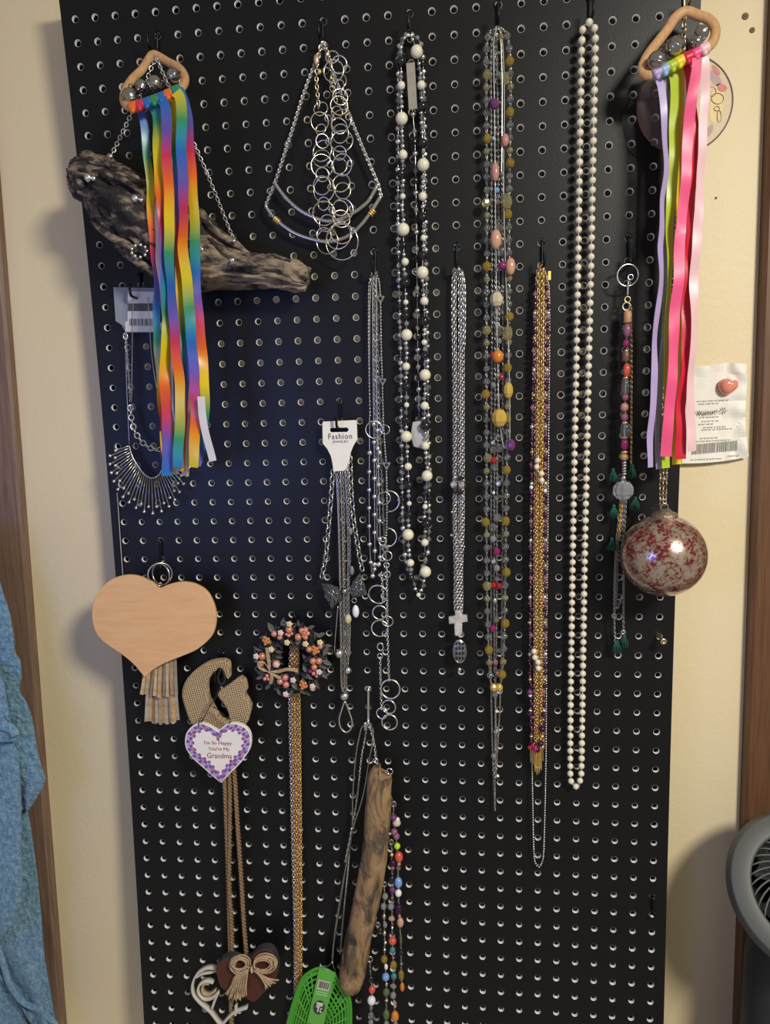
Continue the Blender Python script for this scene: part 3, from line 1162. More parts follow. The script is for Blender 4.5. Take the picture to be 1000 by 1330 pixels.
# keep the notch and the tip sharp
i_tip = 15
left = spline(hp[:i_tip+1], 5)
right = spline(hp[i_tip:]+[hp[0]], 5)
ho = np.vstack([left[:-1], right[:-1]])
Yh = P(198, 810, .047)[1]
b = MB()
extrude(b, np.array([flatpt(x, y, Yh) for x, y in ho]), .0055, .0006)
b.build('heart', ramp_mat('light_maple', [(.3, (.70, .39, .17)), (.5, (.76, .45, .21)), (.72, (.80, .50, .25))], 14, .5, (1.2, 1, 9), 6, .04), HT, smooth=False)
b = MB()
for x, y, r, tl in ((208, 746, 15, .5), (209, 746, 14, -.3)):
    p = P(x, y, .040)
    tv, tf = t_torus(r*M(p), .0011, 30, 6)
    b.add(xform(tv, p, FACE @ np.array(Matrix.Rotation(tl, 3, 'Y'))), tf)
b.build('split_ring', SILVERD, HT)
b = MB()
chain(b, path([(208, 760, .046), (207, 766, .044), (207, 790, .038), (208, 850, .032)], n=5), .006, .005, .0007)
b.build('chain', SILVERD, HT)
LEA = ramp_mat('tan_leather', [(.35, (.40, .28, .16)), (.65, (.58, .45, .28))], 120, .7, None, 4, .2)
LEB = ramp_mat('gray_tan_leather', [(.35, (.30, .25, .19)), (.65, (.44, .38, .29))], 120, .7, None, 4, .2)
LEC = ramp_mat('warm_tan_leather', [(.35, (.42, .24, .12)), (.65, (.55, .38, .21))], 120, .7, None, 4, .2)
for tier, (y0, y1, n, xl0, xr0, xl1, xr1, dd) in enumerate(((858, 902, 9, 190, 227, 184, 229, .034), (862, 937, 10, 193, 226, 190, 231, .027))):
    for i in range(n):
        u = i/(n-1)
        xa, xb = xl0 + (xr0-xl0)*u, xl1 + (xr1-xl1)*u
        ye = y1 + 4*math.sin(math.pi*u) - (2 if i % 2 else 0)
        w = path([(xa, y0-6, dd), (xa*.6+xb*.4, (y0+ye)/2, dd+.002*math.sin(i*2)), (xb, ye, dd+.003*math.cos(i*1.7))], n=4)
        bb = MB()
        t_, s_, o_ = frames(w)
        ya = .55*math.sin(i*2.3+tier)
        sv = s_*math.cos(ya) + o_*math.sin(ya)
        nv_ = np.cross(t_, sv)
        hw = 2.35*M(w[0])
        Vs = np.stack([w-sv*hw+nv_*.0005, w+sv*hw+nv_*.0005, w+sv*hw-nv_*.0005, w-sv*hw-nv_*.0005], 1).reshape(-1, 3)
        bb.add(Vs, [np.array([(a*4+j, a*4+(j+1) % 4, (a+1)*4+(j+1) % 4, (a+1)*4+j) for a in range(len(w)-1) for j in range(4)]), np.array([3, 2, 1, 0]), np.arange(4)+(len(w)-1)*4])
        bb.build('leather_strip', (LEA, LEB, LEC)[(i*2+tier) % 3], HT, smooth=False)

# ------------------------------------------------------------------ burlap letter and the grandma plaque
gp = [(527, 170), (522, 100), (490, 68), (430, 62), (340, 75), (250, 115), (150, 190), (80, 280), (48, 370), (50, 450), (75, 540), (110, 640), (150, 720), (250, 790), (400, 830), (560, 800), (690, 720),
      (720, 650), (745, 540), (720, 480), (682, 410), (700, 370), (685, 280), (640, 240), (590, 262), (540, 300), (470, 350), (412, 390), (415, 435), (480, 520), (525, 620), (505, 680), (430, 660), (360, 540), (312, 440), (300, 330), (320, 250), (380, 180), (430, 140), (465, 180), (495, 245), (525, 245)]
GP = cv(gp, 230, 850, 7.827)
BUR = mat('burlap_weave', (.46, .31, .16), .9, vary=.2, vscale=300)
nt = BUR.node_tree
tc = nt.nodes.new('ShaderNodeTexCoord')
mp = nt.nodes.new('ShaderNodeMapping')
mp.inputs['Rotation'].default_value = (0, math.radians(12), 0)
nt.links.new(tc.outputs['Object'], mp.inputs['Vector'])
prev = None
for dirn in ('X', 'Z'):
    wv = nt.nodes.new('ShaderNodeTexWave')
    wv.bands_direction = dirn
    wv.inputs['Scale'].default_value = 105
    wv.inputs['Distortion'].default_value = 1.2
    wv.inputs['Detail Scale'].default_value = 2
    nt.links.new(mp.outputs['Vector'], wv.inputs['Vector'])
    if prev is None:
        prev = wv
    else:
        mul = nt.nodes.new('ShaderNodeMath')
        mul.operation = 'MULTIPLY'
        nt.links.new(prev.outputs['Fac'], mul.inputs[0])
        nt.links.new(wv.outputs['Fac'], mul.inputs[1])
bp = nt.nodes.new('ShaderNodeBump')
bp.inputs['Strength'].default_value = 1.0
bp.inputs['Distance'].default_value = .004
nt.links.new(mul.outputs[0], bp.inputs['Height'])
nt.links.new(bp.outputs['Normal'], nt.nodes['Principled BSDF'].inputs['Normal'])
cr = nt.nodes.new('ShaderNodeValToRGB')
cr.color_ramp.elements[0].color = (.54, .37, .19, 1)
cr.color_ramp.elements[1].color = (.92, .71, .43, 1)
cr.color_ramp.elements[1].position = .3
nt.links.new(mul.outputs[0], cr.inputs['Fac'])
nt.links.new(cr.outputs['Color'], nt.nodes['Principled BSDF'].inputs['Base Color'])
Yg = P(280, 900, .022)[1]
BL = thing('burlap_letter', P(286, 862, .02), 'stuffed burlap letter hung behind the grandma heart plaque', 'ornament')
b = MB()
extrude(b, np.array([flatpt(x, y, Yg) for x, y in spline(GP, 3, True)]), .012, .0022)
b.build('letter_body', BUR, BL, smooth=False)
b = MB()
tube(b, path([(286, 870, .03), (283, 880, .024), (286, 888, .024), (292, 884, .024), (290, 872, .03)], n=6), .0012, 6)
b.build('hanging_loop', mat('dark_cord', (.03, .028, .025), .8), BL)

GH = thing('grandma_plaque', P(284, 900, .035), 'small white heart plaque with purple painted border and words to Grandma', 'plaque')
hq = cv([(412, 778), (350, 740), (285, 708), (220, 702), (150, 735), (100, 790), (80, 860), (85, 940), (120, 1010), (180, 1080), (260, 1150), (350, 1230), (425, 1292), (452, 1306),
         (490, 1262), (560, 1190), (640, 1110), (700, 1030), (740, 960), (752, 880), (740, 800), (700, 745), (640, 712), (560, 697), (490, 720), (440, 758)], 230, 850, 7.827)
hl = spline(hq[:14], 5)
hr = spline(hq[13:]+[hq[0]], 5)
hh = np.vstack([hl[:-1], hr[:-1]])
Yp = P(283, 978, .040)[1]
b = MB()
extrude(b, np.array([flatpt(x, y, Yp) for x, y in hh]), .006, .0006)
b.build('heart', CARD, GH, smooth=False)
cen = np.array([283.5, 974])
VIO = mat('violet_brush_paint', (.20, .09, .36), .6, vary=.3, vscale=500)
LILAC = mat('lilac_brush_paint', (.48, .33, .58), .6, vary=.2, vscale=500)
ROSE = mat('rose_brush_paint', (.55, .20, .24), .6, vary=.3, vscale=500)
c2 = resample(np.c_[hh, np.zeros(len(hh))], n=46)[:, :2]
nb = {0: MB(), 1: MB(), 2: MB()}
for i in range(45):
    e = c2[i]
    v = cen - e
    v /= np.linalg.norm(v)
    tg = c2[(i+1) % 45] - c2[i-1]
    tg /= np.linalg.norm(tg)
    for lay, (f0, f1, wd_) in enumerate(((1.8, 6.2, 2.5), (6.0, 10.0, 2.3), (9.8, 12.6, 1.9))):
        sel = (i + lay) % 2
        mi_ = 0 if sel == 0 else (2 if lay == 1 and i % 4 == 0 else 1)
        if sel and lay == 2:
            continue
        a, c = e + v*f0, e + v*f1
        jj = .5*math.sin(i*3.1+lay)
        quad = [a - tg*(wd_+jj), a + tg*wd_, c + tg*(wd_*.85), c - tg*(wd_*.85)]
        extrude(nb[mi_], np.array([flatpt(x, y, Yp-.0002-.0001*lay) for x, y in quad]), .0002, 0)
for k_, (m_, nm_) in enumerate(((VIO, 'violet_brush_strokes'), (LILAC, 'lilac_brush_strokes'), (ROSE, 'rose_brush_strokes'))):
    nb[k_].build(nm_, m_, GH, smooth=False)
TXT = mat('plum_lettering', (.34, .12, .16), .6)
lettering("I'm So Happy", 283.2, 965.5, Yp-.0003, 37, 6.2, TXT, GH)
lettering("You're My", 284.3, 973.2, Yp-.0003, 28, 6.0, TXT, GH)
lettering("Grandma", 285, 981.5, Yp-.0003, 33, 7.2, TXT, GH)
b = MB()
tube(b, path([(257.5, 945, .0415), (259, 936, .043), (262, 932, .042), (264, 935, .042), (261, 938, .043), (266, 930, .041), (272, 918, .038), (281, 902, .034), (287, 890, .033), (287, 893, .036), (277, 913, .040), (273, 916, .042), (282, 921, .040), (292, 930, .040), (297, 932, .043), (300, 935, .043), (298, 940, .042)], n=6), .0006, 5)
b.build('hanging_wire', mat('black_wire', (.03, .025, .022), .4, .5), GH)

# ------------------------------------------------------------------ jute twine with wooden heart, raffia bow and paper curl
JUTE = ramp_mat('jute_twine', [(.3, (.17, .10, .05)), (.7, (.36, .23, .12))], 300, .9, (1, 1, 1), 4, .4)
TW = thing('twine_ornament', P(288, 880, .014), 'brown jute twine with a maroon heart and raffia bow hanging below the plaque', 'ornament')


def rope(w, r, plies=2, turns_per_m=190, parent=None, m=JUTE, name='twine'):
    w = resample(w, .0016)
    L = arclen(w)
    t, s, o = frames(w)
    bb = MB()
    for k in range(plies):
        a = L*turns_per_m*2*math.pi/2 + k*2*math.pi/plies
        ww = w + s*(np.cos(a)*r*.55)[:, None] + o*(np.sin(a)*r*.55)[:, None]
        tube(bb, ww, r*.62, 6)
    return bb.build(name, m, parent)


kk = M(P(300, 1100, .015))
rope(path([(286, 935), (292, 1017), (294.4, 1074), (297, 1149), (299.4, 1243), (300, 1290), (301, 1345), (302, 1390)], .014, 6), 3.0*kk, parent=TW)
rope(path([(290, 940), (298, 1010), (298.5, 1074), (298, 1149), (301, 1200), (302, 1243), (303, 1262)], .017, 6), 2.6*kk, parent=TW)
rope(path([(297, 940), (304.4, 1005), (308, 1062), (313, 1136), (316.8, 1198), (320.5, 1243), (322, 1258)], .016, 6), 2.8*kk, parent=TW)
mh = cv([(430, 172), (335, 200), (285, 275), (300, 350), (330, 440), (400, 490), (560, 545), (640, 582), (715, 515), (800, 425), (855, 330), (852, 215), (805, 115), (725, 95), (650, 130), (590, 190), (520, 200)], 240, 1220, 7.143)
Ym = P(320, 1265, .034)[1]
b = MB()
extrude(b, np.array([flatpt(x, y, Ym) for x, y in spline(mh, 5, True)]), .013, .001, 0, 1)
b.build('wooden_heart', [mat('maroon_paint', (.095, .024, .015), .5, vary=.15), mat('dark_gray_edge', (.045, .042, .046), .6)], TW, smooth=False)
RAF = ramp_mat('raffia', [(.3, (.42, .29, .16)), (.7, (.60, .46, .28))], 200, .7, (1, 1, 1), 3, .2)


def strands(parent, bundles, m, r, name='raffia_strand', on=P):
    for i, pts in enumerate(bundles):
        w = path(pts, n=7, on=on)
        bb = MB()
        tube(bb, w, r, 5)
        bb.build(name, m, parent)


def c5(pts, dd):
    return [(240 + a/7.143, 1220 + c/7.143, dd) for a, c in pts]


bnd = []


def loop(cx_, cy_, rx_, ry_, a0, a1, dd, n_=10):
    return c5([(cx_ + rx_*math.cos(a), cy_ + ry_*math.sin(a)) for a in np.linspace(a0, a1, n_)], dd)


for i in range(9):                                                  # round coil left of the knot
    s_ = 1 - .05*(i % 4)
    bnd.append(loop(528-(i % 5)*9, 232+(i % 3)*13-8, (84-9*(i % 3))*s_, (80-7*(i % 4))*s_, .4+.25*(i % 3), 6.5, .042+.0012*(i % 4)))
for i in range(10):                                                 # open loops right of the knot
    s_ = 1 - i*.035
    bnd.append(loop(640+108*s_, 262-42*s_+10*(i % 3), 108*s_, (112-7*(i % 6))*s_*.8, 2.9-.05*i, 8.7, .041+.0012*(i % 4)))
for i in range(20):                                                 # broad tail
    u = i/19
    bnd.append(c5([(590, 285), (470+110*u, 340), (430+140*u, 430), (375+190*u+12*math.sin(i*3), 510+55*math.sin(u*3.1)+14*math.sin(i*5))], .041+.002*math.sin(i*2.2)))
for i in range(9):                                                  # short tail to the right
    u = i/8
    bnd.append(c5([(640, 290), (690, 315+20*u), (770-30*u, 360+50*u), (872-120*u, 380+75*u+10*math.sin(i*4))], .042+.001*(i % 3)))
strands(TW, bnd, RAF, .0009)
b = MB()
tv, tf = t_torus(.0034, .0016, 12, 6)
b.add(xform(tv, P(327.5, 1259, .042), basis((1, 0, .1), (0, 1, 0))), tf)
b.build('raffia_knot', RAF, TW)
PC = mat('cream_paper_strip', (.62, .58, .48), .7)


def strip(parent, pts, m, depth=.006, th=.0005, d=.016, name='paper_strip'):
    """narrow strip standing on edge against the board"""
    w = path([(p[0], p[1], d) for p in pts], n=8)
    t, s, o = frames(w)
    dpt = np.array([0, -depth, 0])
    V = np.stack([w - s*th, w + s*th, w + s*th + dpt, w - s*th + dpt], 1).reshape(-1, 3)
    n = len(w)
    bb = MB()
    bb.add(V, [np.array([(i*4+j, i*4+(j+1) % 4, (i+1)*4+(j+1) % 4, (i+1)*4+j) for i in range(n-1) for j in range(4)]), np.array([3, 2, 1, 0]), np.arange(4)+(n-1)*4])
    return bb.build(name, m, parent)


PH = thing('paper_curl_heart', P(285, 1260, .016), 'white curled strip heart half hidden behind the maroon wooden heart', 'ornament')
strip(PH, cv([(330, 245), (290, 238), (210, 240), (130, 290), (88, 380), (92, 470), (150, 550), (250, 640), (320, 730), (350, 755), (380, 735), (420, 690), (480, 640), (590, 600)], 240, 1220, 7.143), PC, .008, .0013)
strip(PH, cv([(330, 262), (250, 285), (170, 300), (120, 330)], 240, 1220, 7.143), PC, .006, .0009)
strip(PH, cv([(325, 460), (260, 515), (190, 520), (140, 460), (150, 395), (210, 358), (280, 370)], 240, 1220, 7.143), PC, .008, .0014)
strip(PH, cv([(300, 440), (240, 480), (190, 470), (175, 420), (200, 380), (240, 380)], 240, 1220, 7.143), mat('tan_paper_strip', (.50, .36, .22), .7), .008, .0012)
strip(PH, cv([(322, 470), (290, 540), (265, 612)], 240, 1220, 7.143), PC, .007, .0016)
strip(PH, cv([(485, 585), (484, 630), (480, 672)], 240, 1220, 7.143), PC, .007, .0016)

# ------------------------------------------------------------------ berry wreath and the gold chain bundle behind it
WR = thing('berry_wreath', P(384, 812, .02), 'small round wreath of copper berries, dark leaves and cream flowers', 'wreath')
wc = np.array([379.5, 855.5])
TWIG = ramp_mat('gray_twig', [(.3, (.06, .055, .05)), (.7, (.22, .20, .18))], 150, .8)
DLEAF = mat('dark_leaf', (.018, .020, .021), .45, vary=.4, vscale=150)
GLEAF = mat('gray_green_leaf', (.11, .11, .10), .6, vary=.4, vscale=150)
for i in range(9):
    b = MB()
    ph = i*.9
    pts = []
    for a in np.linspace(0, 2*math.pi, 37)[:-1]:
        rr = 34 + 9*math.sin(a*3+ph) + 3*math.sin(a*7+ph*2)
        pts.append((wc[0]+rr*1.0*math.cos(a), wc[1]+rr*math.sin(a), .020+.006*math.cos(a*3+ph)))
    tube(b, path(pts, n=2, closed=True), .0012, 5, closed=True)
    b.build('twig', TWIG, WR)
b = MB()
w_ = path([(wc[0]+33*math.cos(a), wc[1]+33*math.sin(a), .018) for a in np.linspace(0, 2*math.pi, 25)[:-1]], n=3, closed=True)
tube(b, w_, 13*M(w_[0]), 12, closed=True, flat=.5)
b.build('wreath_base', mat('dark_moss', (.020, .022, .021), .9, bump=1.0, bscale=300), WR)
for i in range(140):
    a = i*2.399
    rr = 19 + 31*((i*.7548) % 1)
    x, y = wc[0]+rr*math.cos(a), wc[1]+rr*math.sin(a)
    p = P(x, y, .027+.007*rnd.random())
    k = M(p)
    L_ = (5.5+3.5*rnd.random())*k
    tv = np.array([(-1, 0, 0), (-.3, .42, .14), (.35, .36, .16), (1, 0, -.1), (.35, -.36, .16), (-.3, -.42, .14), (0, 0, .02),
                   (-1, 0, -.06), (-.3, .42, .08), (.35, .36, .10), (1, 0, -.16), (.35, -.36, .10), (-.3, -.42, .08), (0, 0, -.08)])
    tf = [np.array([(0, 6, 1), (1, 6, 2), (2, 6, 3), (3, 6, 4), (4, 6, 5), (5, 6, 0)]), np.array([(7, 8, 13), (8, 9, 13), (9, 10, 13), (10, 11, 13), (11, 12, 13), (12, 7, 13)])]
    R_ = FACE @ np.array(Matrix.Rotation(-a + rnd.uniform(-.9, .9), 3, 'Z')) @ np.array(Matrix.Rotation(rnd.uniform(-.5, .5), 3, 'X'))
    b = MB()
    b.add(xform(tv*L_, p, R_), tf)
    b.build('leaf', GLEAF if i % 4 == 0 or rr > 44 else DLEAF, WR, smooth=False)
COP, PCO = mat('copper_berry', (.66, .28, .17), .25, .3), mat('pink_copper_berry', (.70, .29, .25), .25, .3)
ORB = mat('orange_berry', (.62, .25, .08), .35, .2)


def w7(a, c):
    return 320 + a/8.333, 795 + c/8.333


for a, c, r, m_ in ((300, 235, 31, PCO), (362, 272, 27, PCO), (462, 190, 36, COP), (460, 252, 20, PCO), (433, 240, 16, PCO), (492, 235, 16, PCO), (598, 200, 30, PCO), (640, 190, 27, PCO), (664, 232, 24, PCO),
                    (625, 240, 24, PCO), (640, 275, 26, COP), (560, 270, 36, COP), (680, 402, 32, COP), (735, 440, 22, PCO), (800, 372, 26, PCO), (720, 530, 34, COP), (785, 530, 34, COP), (735, 597, 32, COP),
                    (690, 640, 20, MAGENTA), (728, 665, 22, PCO), (760, 692, 18, PCO), (172, 478, 37, COP), (160, 562, 30, COP), (322, 560, 40, COP), (420, 708, 33, PCO), (365, 750, 33, PCO), (430, 785, 33, PCO),
                    (225, 690, 22, PCO), (200, 722, 20, PCO), (240, 725, 18, PCO)):
    x, y = w7(a, c)
    bead('berry', x, y, .036, r*2.25/8.333, r*2.25/8.333, m_, WR)
for (ca_, cc_), m_ in (((212, 310), ORB), ((612, 790), ORB), ((742, 412), ORB), ((625, 225), COP)):
    for k in range(9):
        an, rr = k*2.4, 13*math.sqrt(k)
        x, y = w7(ca_+rr*math.cos(an), cc_+rr*1.15*math.sin(an))
        bead('berry', x, y, .037+.002*(k < 3), 4.6, 4.6, m_, WR)
CRF, WHF = mat('cream_flower', (.80, .66, .36), .6), mat('blush_flower', (.78, .62, .56), .6)
for a, c, m_ in ((465, 130, CRF), (440, 330, CRF), (640, 345, CRF), (797, 330, CRF), (268, 405, CRF), (105, 480, WHF), (370, 225, WHF), (505, 738, WHF), (715, 805, WHF), (785, 650, WHF), (425, 890, WHF), (325, 568, WHF)):
    x, y = w7(a, c)
    p = P(x, y, .041)
    k = M(p)
    b = MB()
    tv, tf = t_sphere(8, 5, 1)
    for j in range(5):
        an = j*2*math.pi/5
        b.add(xform(tv, p + np.array([math.cos(an)*2.4*k, 0, math.sin(an)*2.4*k]), None, (1.9*k, .9*k, 1.9*k)), tf)
    b.add(xform(tv, p + np.array([0, -.8*k, 0]), None, (1.3*k,)*3), tf)
    b.build('flower', m_, WR)
bw = []
for i in range(4):
    o_ = i*9
    bw.append([(*w7(a, c), .040) for a, c in ((255, 640+o_), (190, 640-o_), (130+o_, 600), (125+o_, 545), (175, 530+o_), (205, 560), (255, 640))])
    bw.append([(*w7(a, c), .040) for a, c in ((250, 640), (232+o_, 560), (215+o_, 450), (208+o_, 385))])
    bw.append([(*w7(a, c), .041) for a, c in ((255, 640), (340, 630+o_), (450, 605+o_), (560, 625+o_))])
    bw.append([(*w7(a, c), .040) for a, c in ((255, 640), (320, 680+o_), (375, 700+o_))])
    bw.append([(*w7(a, c), .040) for a, c in ((255, 645), (262+o_, 700), (250+o_, 775))])
strands(WR, bw, RAF, .0005)

GC = thing('gold_chain_bundle', P(384, 828, .012), 'bundle of long thin gold and rose chains hanging through the berry wreath', 'necklace')
for i, (dx, m_, pit) in enumerate(((-6.6, SILVER, .0040), (-3.4, GOLDR, .0036), (0, GOLD, .0042), (3.4, GOLDR, .0036), (6.4, GOLD, .0040))):
    b = MB()
    w = path([(383+dx*.5, 826, .016), (382+dx*.9, 860, .015), (382.5+dx, 910), (384+dx*.95, 1000), (385.5+dx*.85, 1100), (387+dx*.7, 1200), (387+dx*.6, 1330), (387+dx*.5, 1400)], .010+.0015*(i % 3), 5)
    chain(b, w, pit, .0030, .0006, 8, 4)
    b.build('chain', m_, GC)

# ------------------------------------------------------------------ silver collar and ring chain necklaces
CN = thing('tube_collar_necklace', P(420, 57, .014), 'silver necklace with two curved tube bars and gold wrapped rings', 'necklace')
for pts in ([(419, 56), (412, 75), (395, 120), (376, 180), (357, 238)], [(421, 56), (428, 80), (446, 130), (468, 185), (491, 239)], [(357, 238), (351, 252), (345, 267)], [(491, 239), (493, 247), (495, 255)]):
    for off in (-.7, .7):
        b = MB()
        chain(b, path([(x+off, y) for x, y in pts], .013, 7), .0030, .0026, .0006, 8, 4)
        b.build('chain', SILVERD, CN)
for pts in ([(357, 238), (366, 251), (376, 262), (389, 273), (404, 281), (418, 286), (432, 287), (446, 283), (460, 276), (471, 268), (480, 259), (491, 239)],
            [(345, 267.4), (351, 277), (359, 285.6), (370, 295), (381.6, 302.4), (395, 308), (409.6, 312), (424, 313.5), (437.6, 312), (449, 308), (460, 301), (470, 291), (479.6, 278.6), (495, 254.8)]):
    w = path(pts, .014, 8)
    L = arclen(w)
    b = MB()
    tube(b, w, .0025 + .00022*np.sin(L*1900), 10)
    b.build('curved_tube', SILVERD, CN)
for x, y, an in ((359.5, 286.5, -.75), (483, 276, .85)):
    for k in (-1, 0, 1):
        b = MB()
        p = P(x + k*3*math.cos(an), y - k*3*math.sin(an), .014)
        tv, tf = t_torus(.0030, .0011, 16, 6)
        b.add(xform(tv, p, basis((math.cos(an), 0, math.sin(an)), (0, 1, 0))), tf)
        b.build('gold_ring', GOLD, CN)

RN = thing('ring_chain_necklace', P(420, 60, .018), 'necklace of many interlinked silver and pale gold wire rings', 'necklace')


def c3(a, c):
    return 320 + a/3.5714, c/3.5714


rngs = [(345, 505, 33), (340, 565, 40), (352, 655, 30), (352, 700, 48), (350, 735, 40), (350, 770, 50), (352, 810, 30), (350, 860, 40), (360, 880, 55), (358, 945, 28), (360, 990, 52), (372, 1035, 38), (360, 1090, 34), (375, 1120, 55),
        (398, 265, 30), (405, 330, 47), (425, 375, 38), (420, 400, 34), (435, 450, 35), (430, 490, 40), (440, 560, 48), (430, 585, 36), (435, 620, 40), (442, 655, 52), (432, 710, 30), (430, 770, 36), (445, 765, 46), (440, 850, 42), (447, 885, 36), (435, 965, 35), (446, 975, 49), (440, 1015, 40), (440, 1080, 50), (428, 1095, 60), (443, 1123, 78), (430, 300, 36), (345, 600, 24), (420, 520, 26)]
PALEG = mat('pale_gold', (.80, .70, .52), .25, 1.0)
for i, (a, c, r) in enumerate(rngs):
    x, y = c3(a, c)
    ring('wire_ring', x, y, .016 + .0022*(i % 4), r/3.5714, .85, PALEG if i % 3 == 1 else SILVER, RN, (rnd.uniform(-.25, .25), rnd.uniform(-.35, .35)), sx=1.0)
for pts in ([(416, 62), (412, 82), (411, 105), (414, 138)], [(421, 60), (427, 72), (431, 95), (436, 130)]):
    b = MB()
    chain(b, path(pts, .017, 6), .0042, .004, .0006, 10, 4)
    b.build('chain', PALEG, RN)
for x, y, w_, h_, m_ in ((411, 78, 8, 14, GOLDR), (415, 93, 5, 7, GOLD)):
    bead('clasp', x, y, .019, w_, h_, m_, RN)


# ------------------------------------------------------------------ bead strings
def along(pts, d, step_px_fn, n=8):
    """picture points at set arc steps along a picture path; step_px_fn(i) gives the next step in px"""
    s = spline([(p[0], p[1]) for p in pts], n)
    L = np.concatenate([[0], np.cumsum(np.linalg.norm(np.diff(s, axis=0), axis=1))])
    out, t, i = [], 0.0, 0
    while t <= L[-1]:
        out.append((np.interp(t, L, s[:, 0]), np.interp(t, L, s[:, 1])))
        t += step_px_fn(i)
        i += 1
    return out


def thread(parent, pts, d, r, m, name='thread', n=6):
    b = MB()
    tube(b, path(pts, d, n), r, 5)
    return b.build(name, m, parent)


def links(parent, pts, d, pitch, width, wire, m, name='chain', n=6, seg=(7, 3)):
    b = MB()
    chain(b, path(pts, d, n), pitch, width, wire, *seg)
    return b.build(name, m, parent)


# long pearl necklace
PN = thing('pearl_necklace', P(765, 30, .014), 'very long double strand of round cream pearls', 'necklace')
pl = [(765, 29, .019), (758, 33, .018), (756, 44), (755.3, 60), (754.5, 100), (752.8, 200), (751, 320), (749, 440), (746.6, 566), (744.4, 682), (741.9, 846), (741, 921), (740.6, 1000), (741.3, 1013), (744, 1020), (747, 1021.5)]
pr_ = [(747, 1021.5), (750, 1020.5), (753.7, 1012.5), (755, 1002), (756.3, 921), (757.3, 847), (760, 691), (762.6, 570), (765, 450), (767.8, 330), (769.2, 250), (771, 160), (772.8, 70), (773, 50), (772, 37), (768, 30, .018), (765, 29, .019)]
w = np.vstack([path(pl, .013, 8), path(pr_, .013, 8)[1:]])
b = MB()
tube(b, resample(w, .006), .0006, 5, cap=False)
b.build('string', STRING, PN)
pm = shared('pearl_ball', lambda: t_sphere(16, 10, 1), PEARL)
for p in resample(w, .01035)[:-1]:
    r = .0040*(1+.03*rnd.uniform(-1, 1))
    link('pearl', pm, p, PN, scale=(r, r, r))

# black and cream beads
BW = thing('cream_bead_necklace', P(532, 45, .016), 'black and cream bead necklace with large round cream beads and silver spacers', 'necklace')
bl = [(530, 46), (522, 58), (521, 110), (521.6, 154), (523.3, 201), (523, 255), (523.6, 298), (525, 340), (527, 392), (528, 435), (527.5, 476), (528, 526), (527.5, 567), (530, 606), (531.4, 654), (530, 694.5), (533, 731), (537, 755), (543.5, 772.7)]
br_ = [(534, 46), (541, 67), (547, 110), (548, 160), (549.6, 214), (549, 255), (550, 309), (548.6, 354), (551, 391), (551, 444.7), (552, 487), (551.5, 527), (552.5, 579), (554.5, 618), (552, 658), (551.6, 704.7), (552.5, 742.6), (549, 762), (543.5, 772.7)]
for pts in (bl, br_):
    thread(BW, pts, .016, .0005, SILVERD)
cre = [(521, 111, 10.5), (521.6, 154, 16), (523.3, 201, 12), (523, 255, 7.5), (523.6, 298, 16.5), (526, 340, 10), (527, 392.5, 7), (528, 435, 15), (527.5, 476, 10.5), (528, 526, 7), (527.5, 567, 15), (530, 606, 10), (531.4, 654, 6.5), (530, 694.5, 15), (533, 731, 10), (543.5, 772.7, 6),
       (541, 67, 16), (547, 110.6, 11), (549.6, 214, 16), (549, 255, 11), (550, 309, 8), (548.6, 354, 16), (551, 391, 11), (551, 444.7, 7.5), (552, 487, 15), (551.5, 527, 11), (552.5, 579, 11), (554.5, 618, 14.5), (552, 658, 7), (551.6, 704.7, 10), (552.5, 742.6, 15)]
blk = [(521, 80, 13), (521, 226, 12), (524, 318, 9), (526.5, 367, 14), (527, 410, 11), (528, 502, 12), (527, 545, 12), (531, 630, 11), (531, 668, 9), (534, 750, 8), (548, 138, 13), (549, 186, 12), (549, 282, 12), (551, 417, 13), (551, 462, 10), (552.5, 553, 14), (552, 640, 9), (554, 680, 13), (550, 720, 8), (549, 332, 11)]
for x, y, dm in cre:
    bead('cream_bead', x, y, .020, dm, dm, CREAMB, BW)
for x, y, dm in blk:
    bead('black_bead', x, y, .017, dm, dm, BLACKBD, BW)
occ = [(x, y, dm/2) for x, y, dm in cre+blk]
for pts in (bl, br_):
    for i, (x, y) in enumerate(along(pts, .016, lambda i: 6.4)):
        if all(abs(y-oy) > orr+2.0 or abs(x-ox) > 14 for ox, oy, orr in occ):
            dm = 5.2 + 1.6*rnd.random()
            bead('spacer_bead', x+rnd.uniform(-1, 1), y, .016, dm, dm*.92, [SILVER, SILVERD, CRYSTAL, SILVER, GREYBD][i % 5], BW)
b = MB()
p = P(534.8, 112, .022)
k = M(p)
tv, tf = t_box(11*k, .0012, 56*k)
b.add(xform(tv, p, np.array(Matrix.Rotation(-.04, 3, 'Y'))), tf)
b.build('tag', mat('grayish_tag', (.34, .31, .26), .6, vary=.3, vscale=120), BW, smooth=False)
SB = thing('silver_bead_necklace', P(532, 46, .012), 'silver and smoky bead strand hanging with the black and cream beads', 'necklace')
sl_ = [(528, 46), (518.5, 62), (517.5, 120), (517, 200), (517, 300), (519, 400), (521, 500), (522, 600), (524, 700), (530, 738), (538, 750)]
sr_ = [(535, 46), (544, 52), (549, 75), (551, 150), (552, 250), (553, 340), (554.5, 420), (555.5, 500), (557, 600), (557, 700), (552, 728), (544, 748), (538, 750)]
sm_ = [(533, 120), (538, 170), (540, 240), (541, 320), (542, 400), (543, 480), (545, 560)]
for pts in (sl_, sr_, sm_):
    thread(SB, pts, .012, .0005, SILVERD)
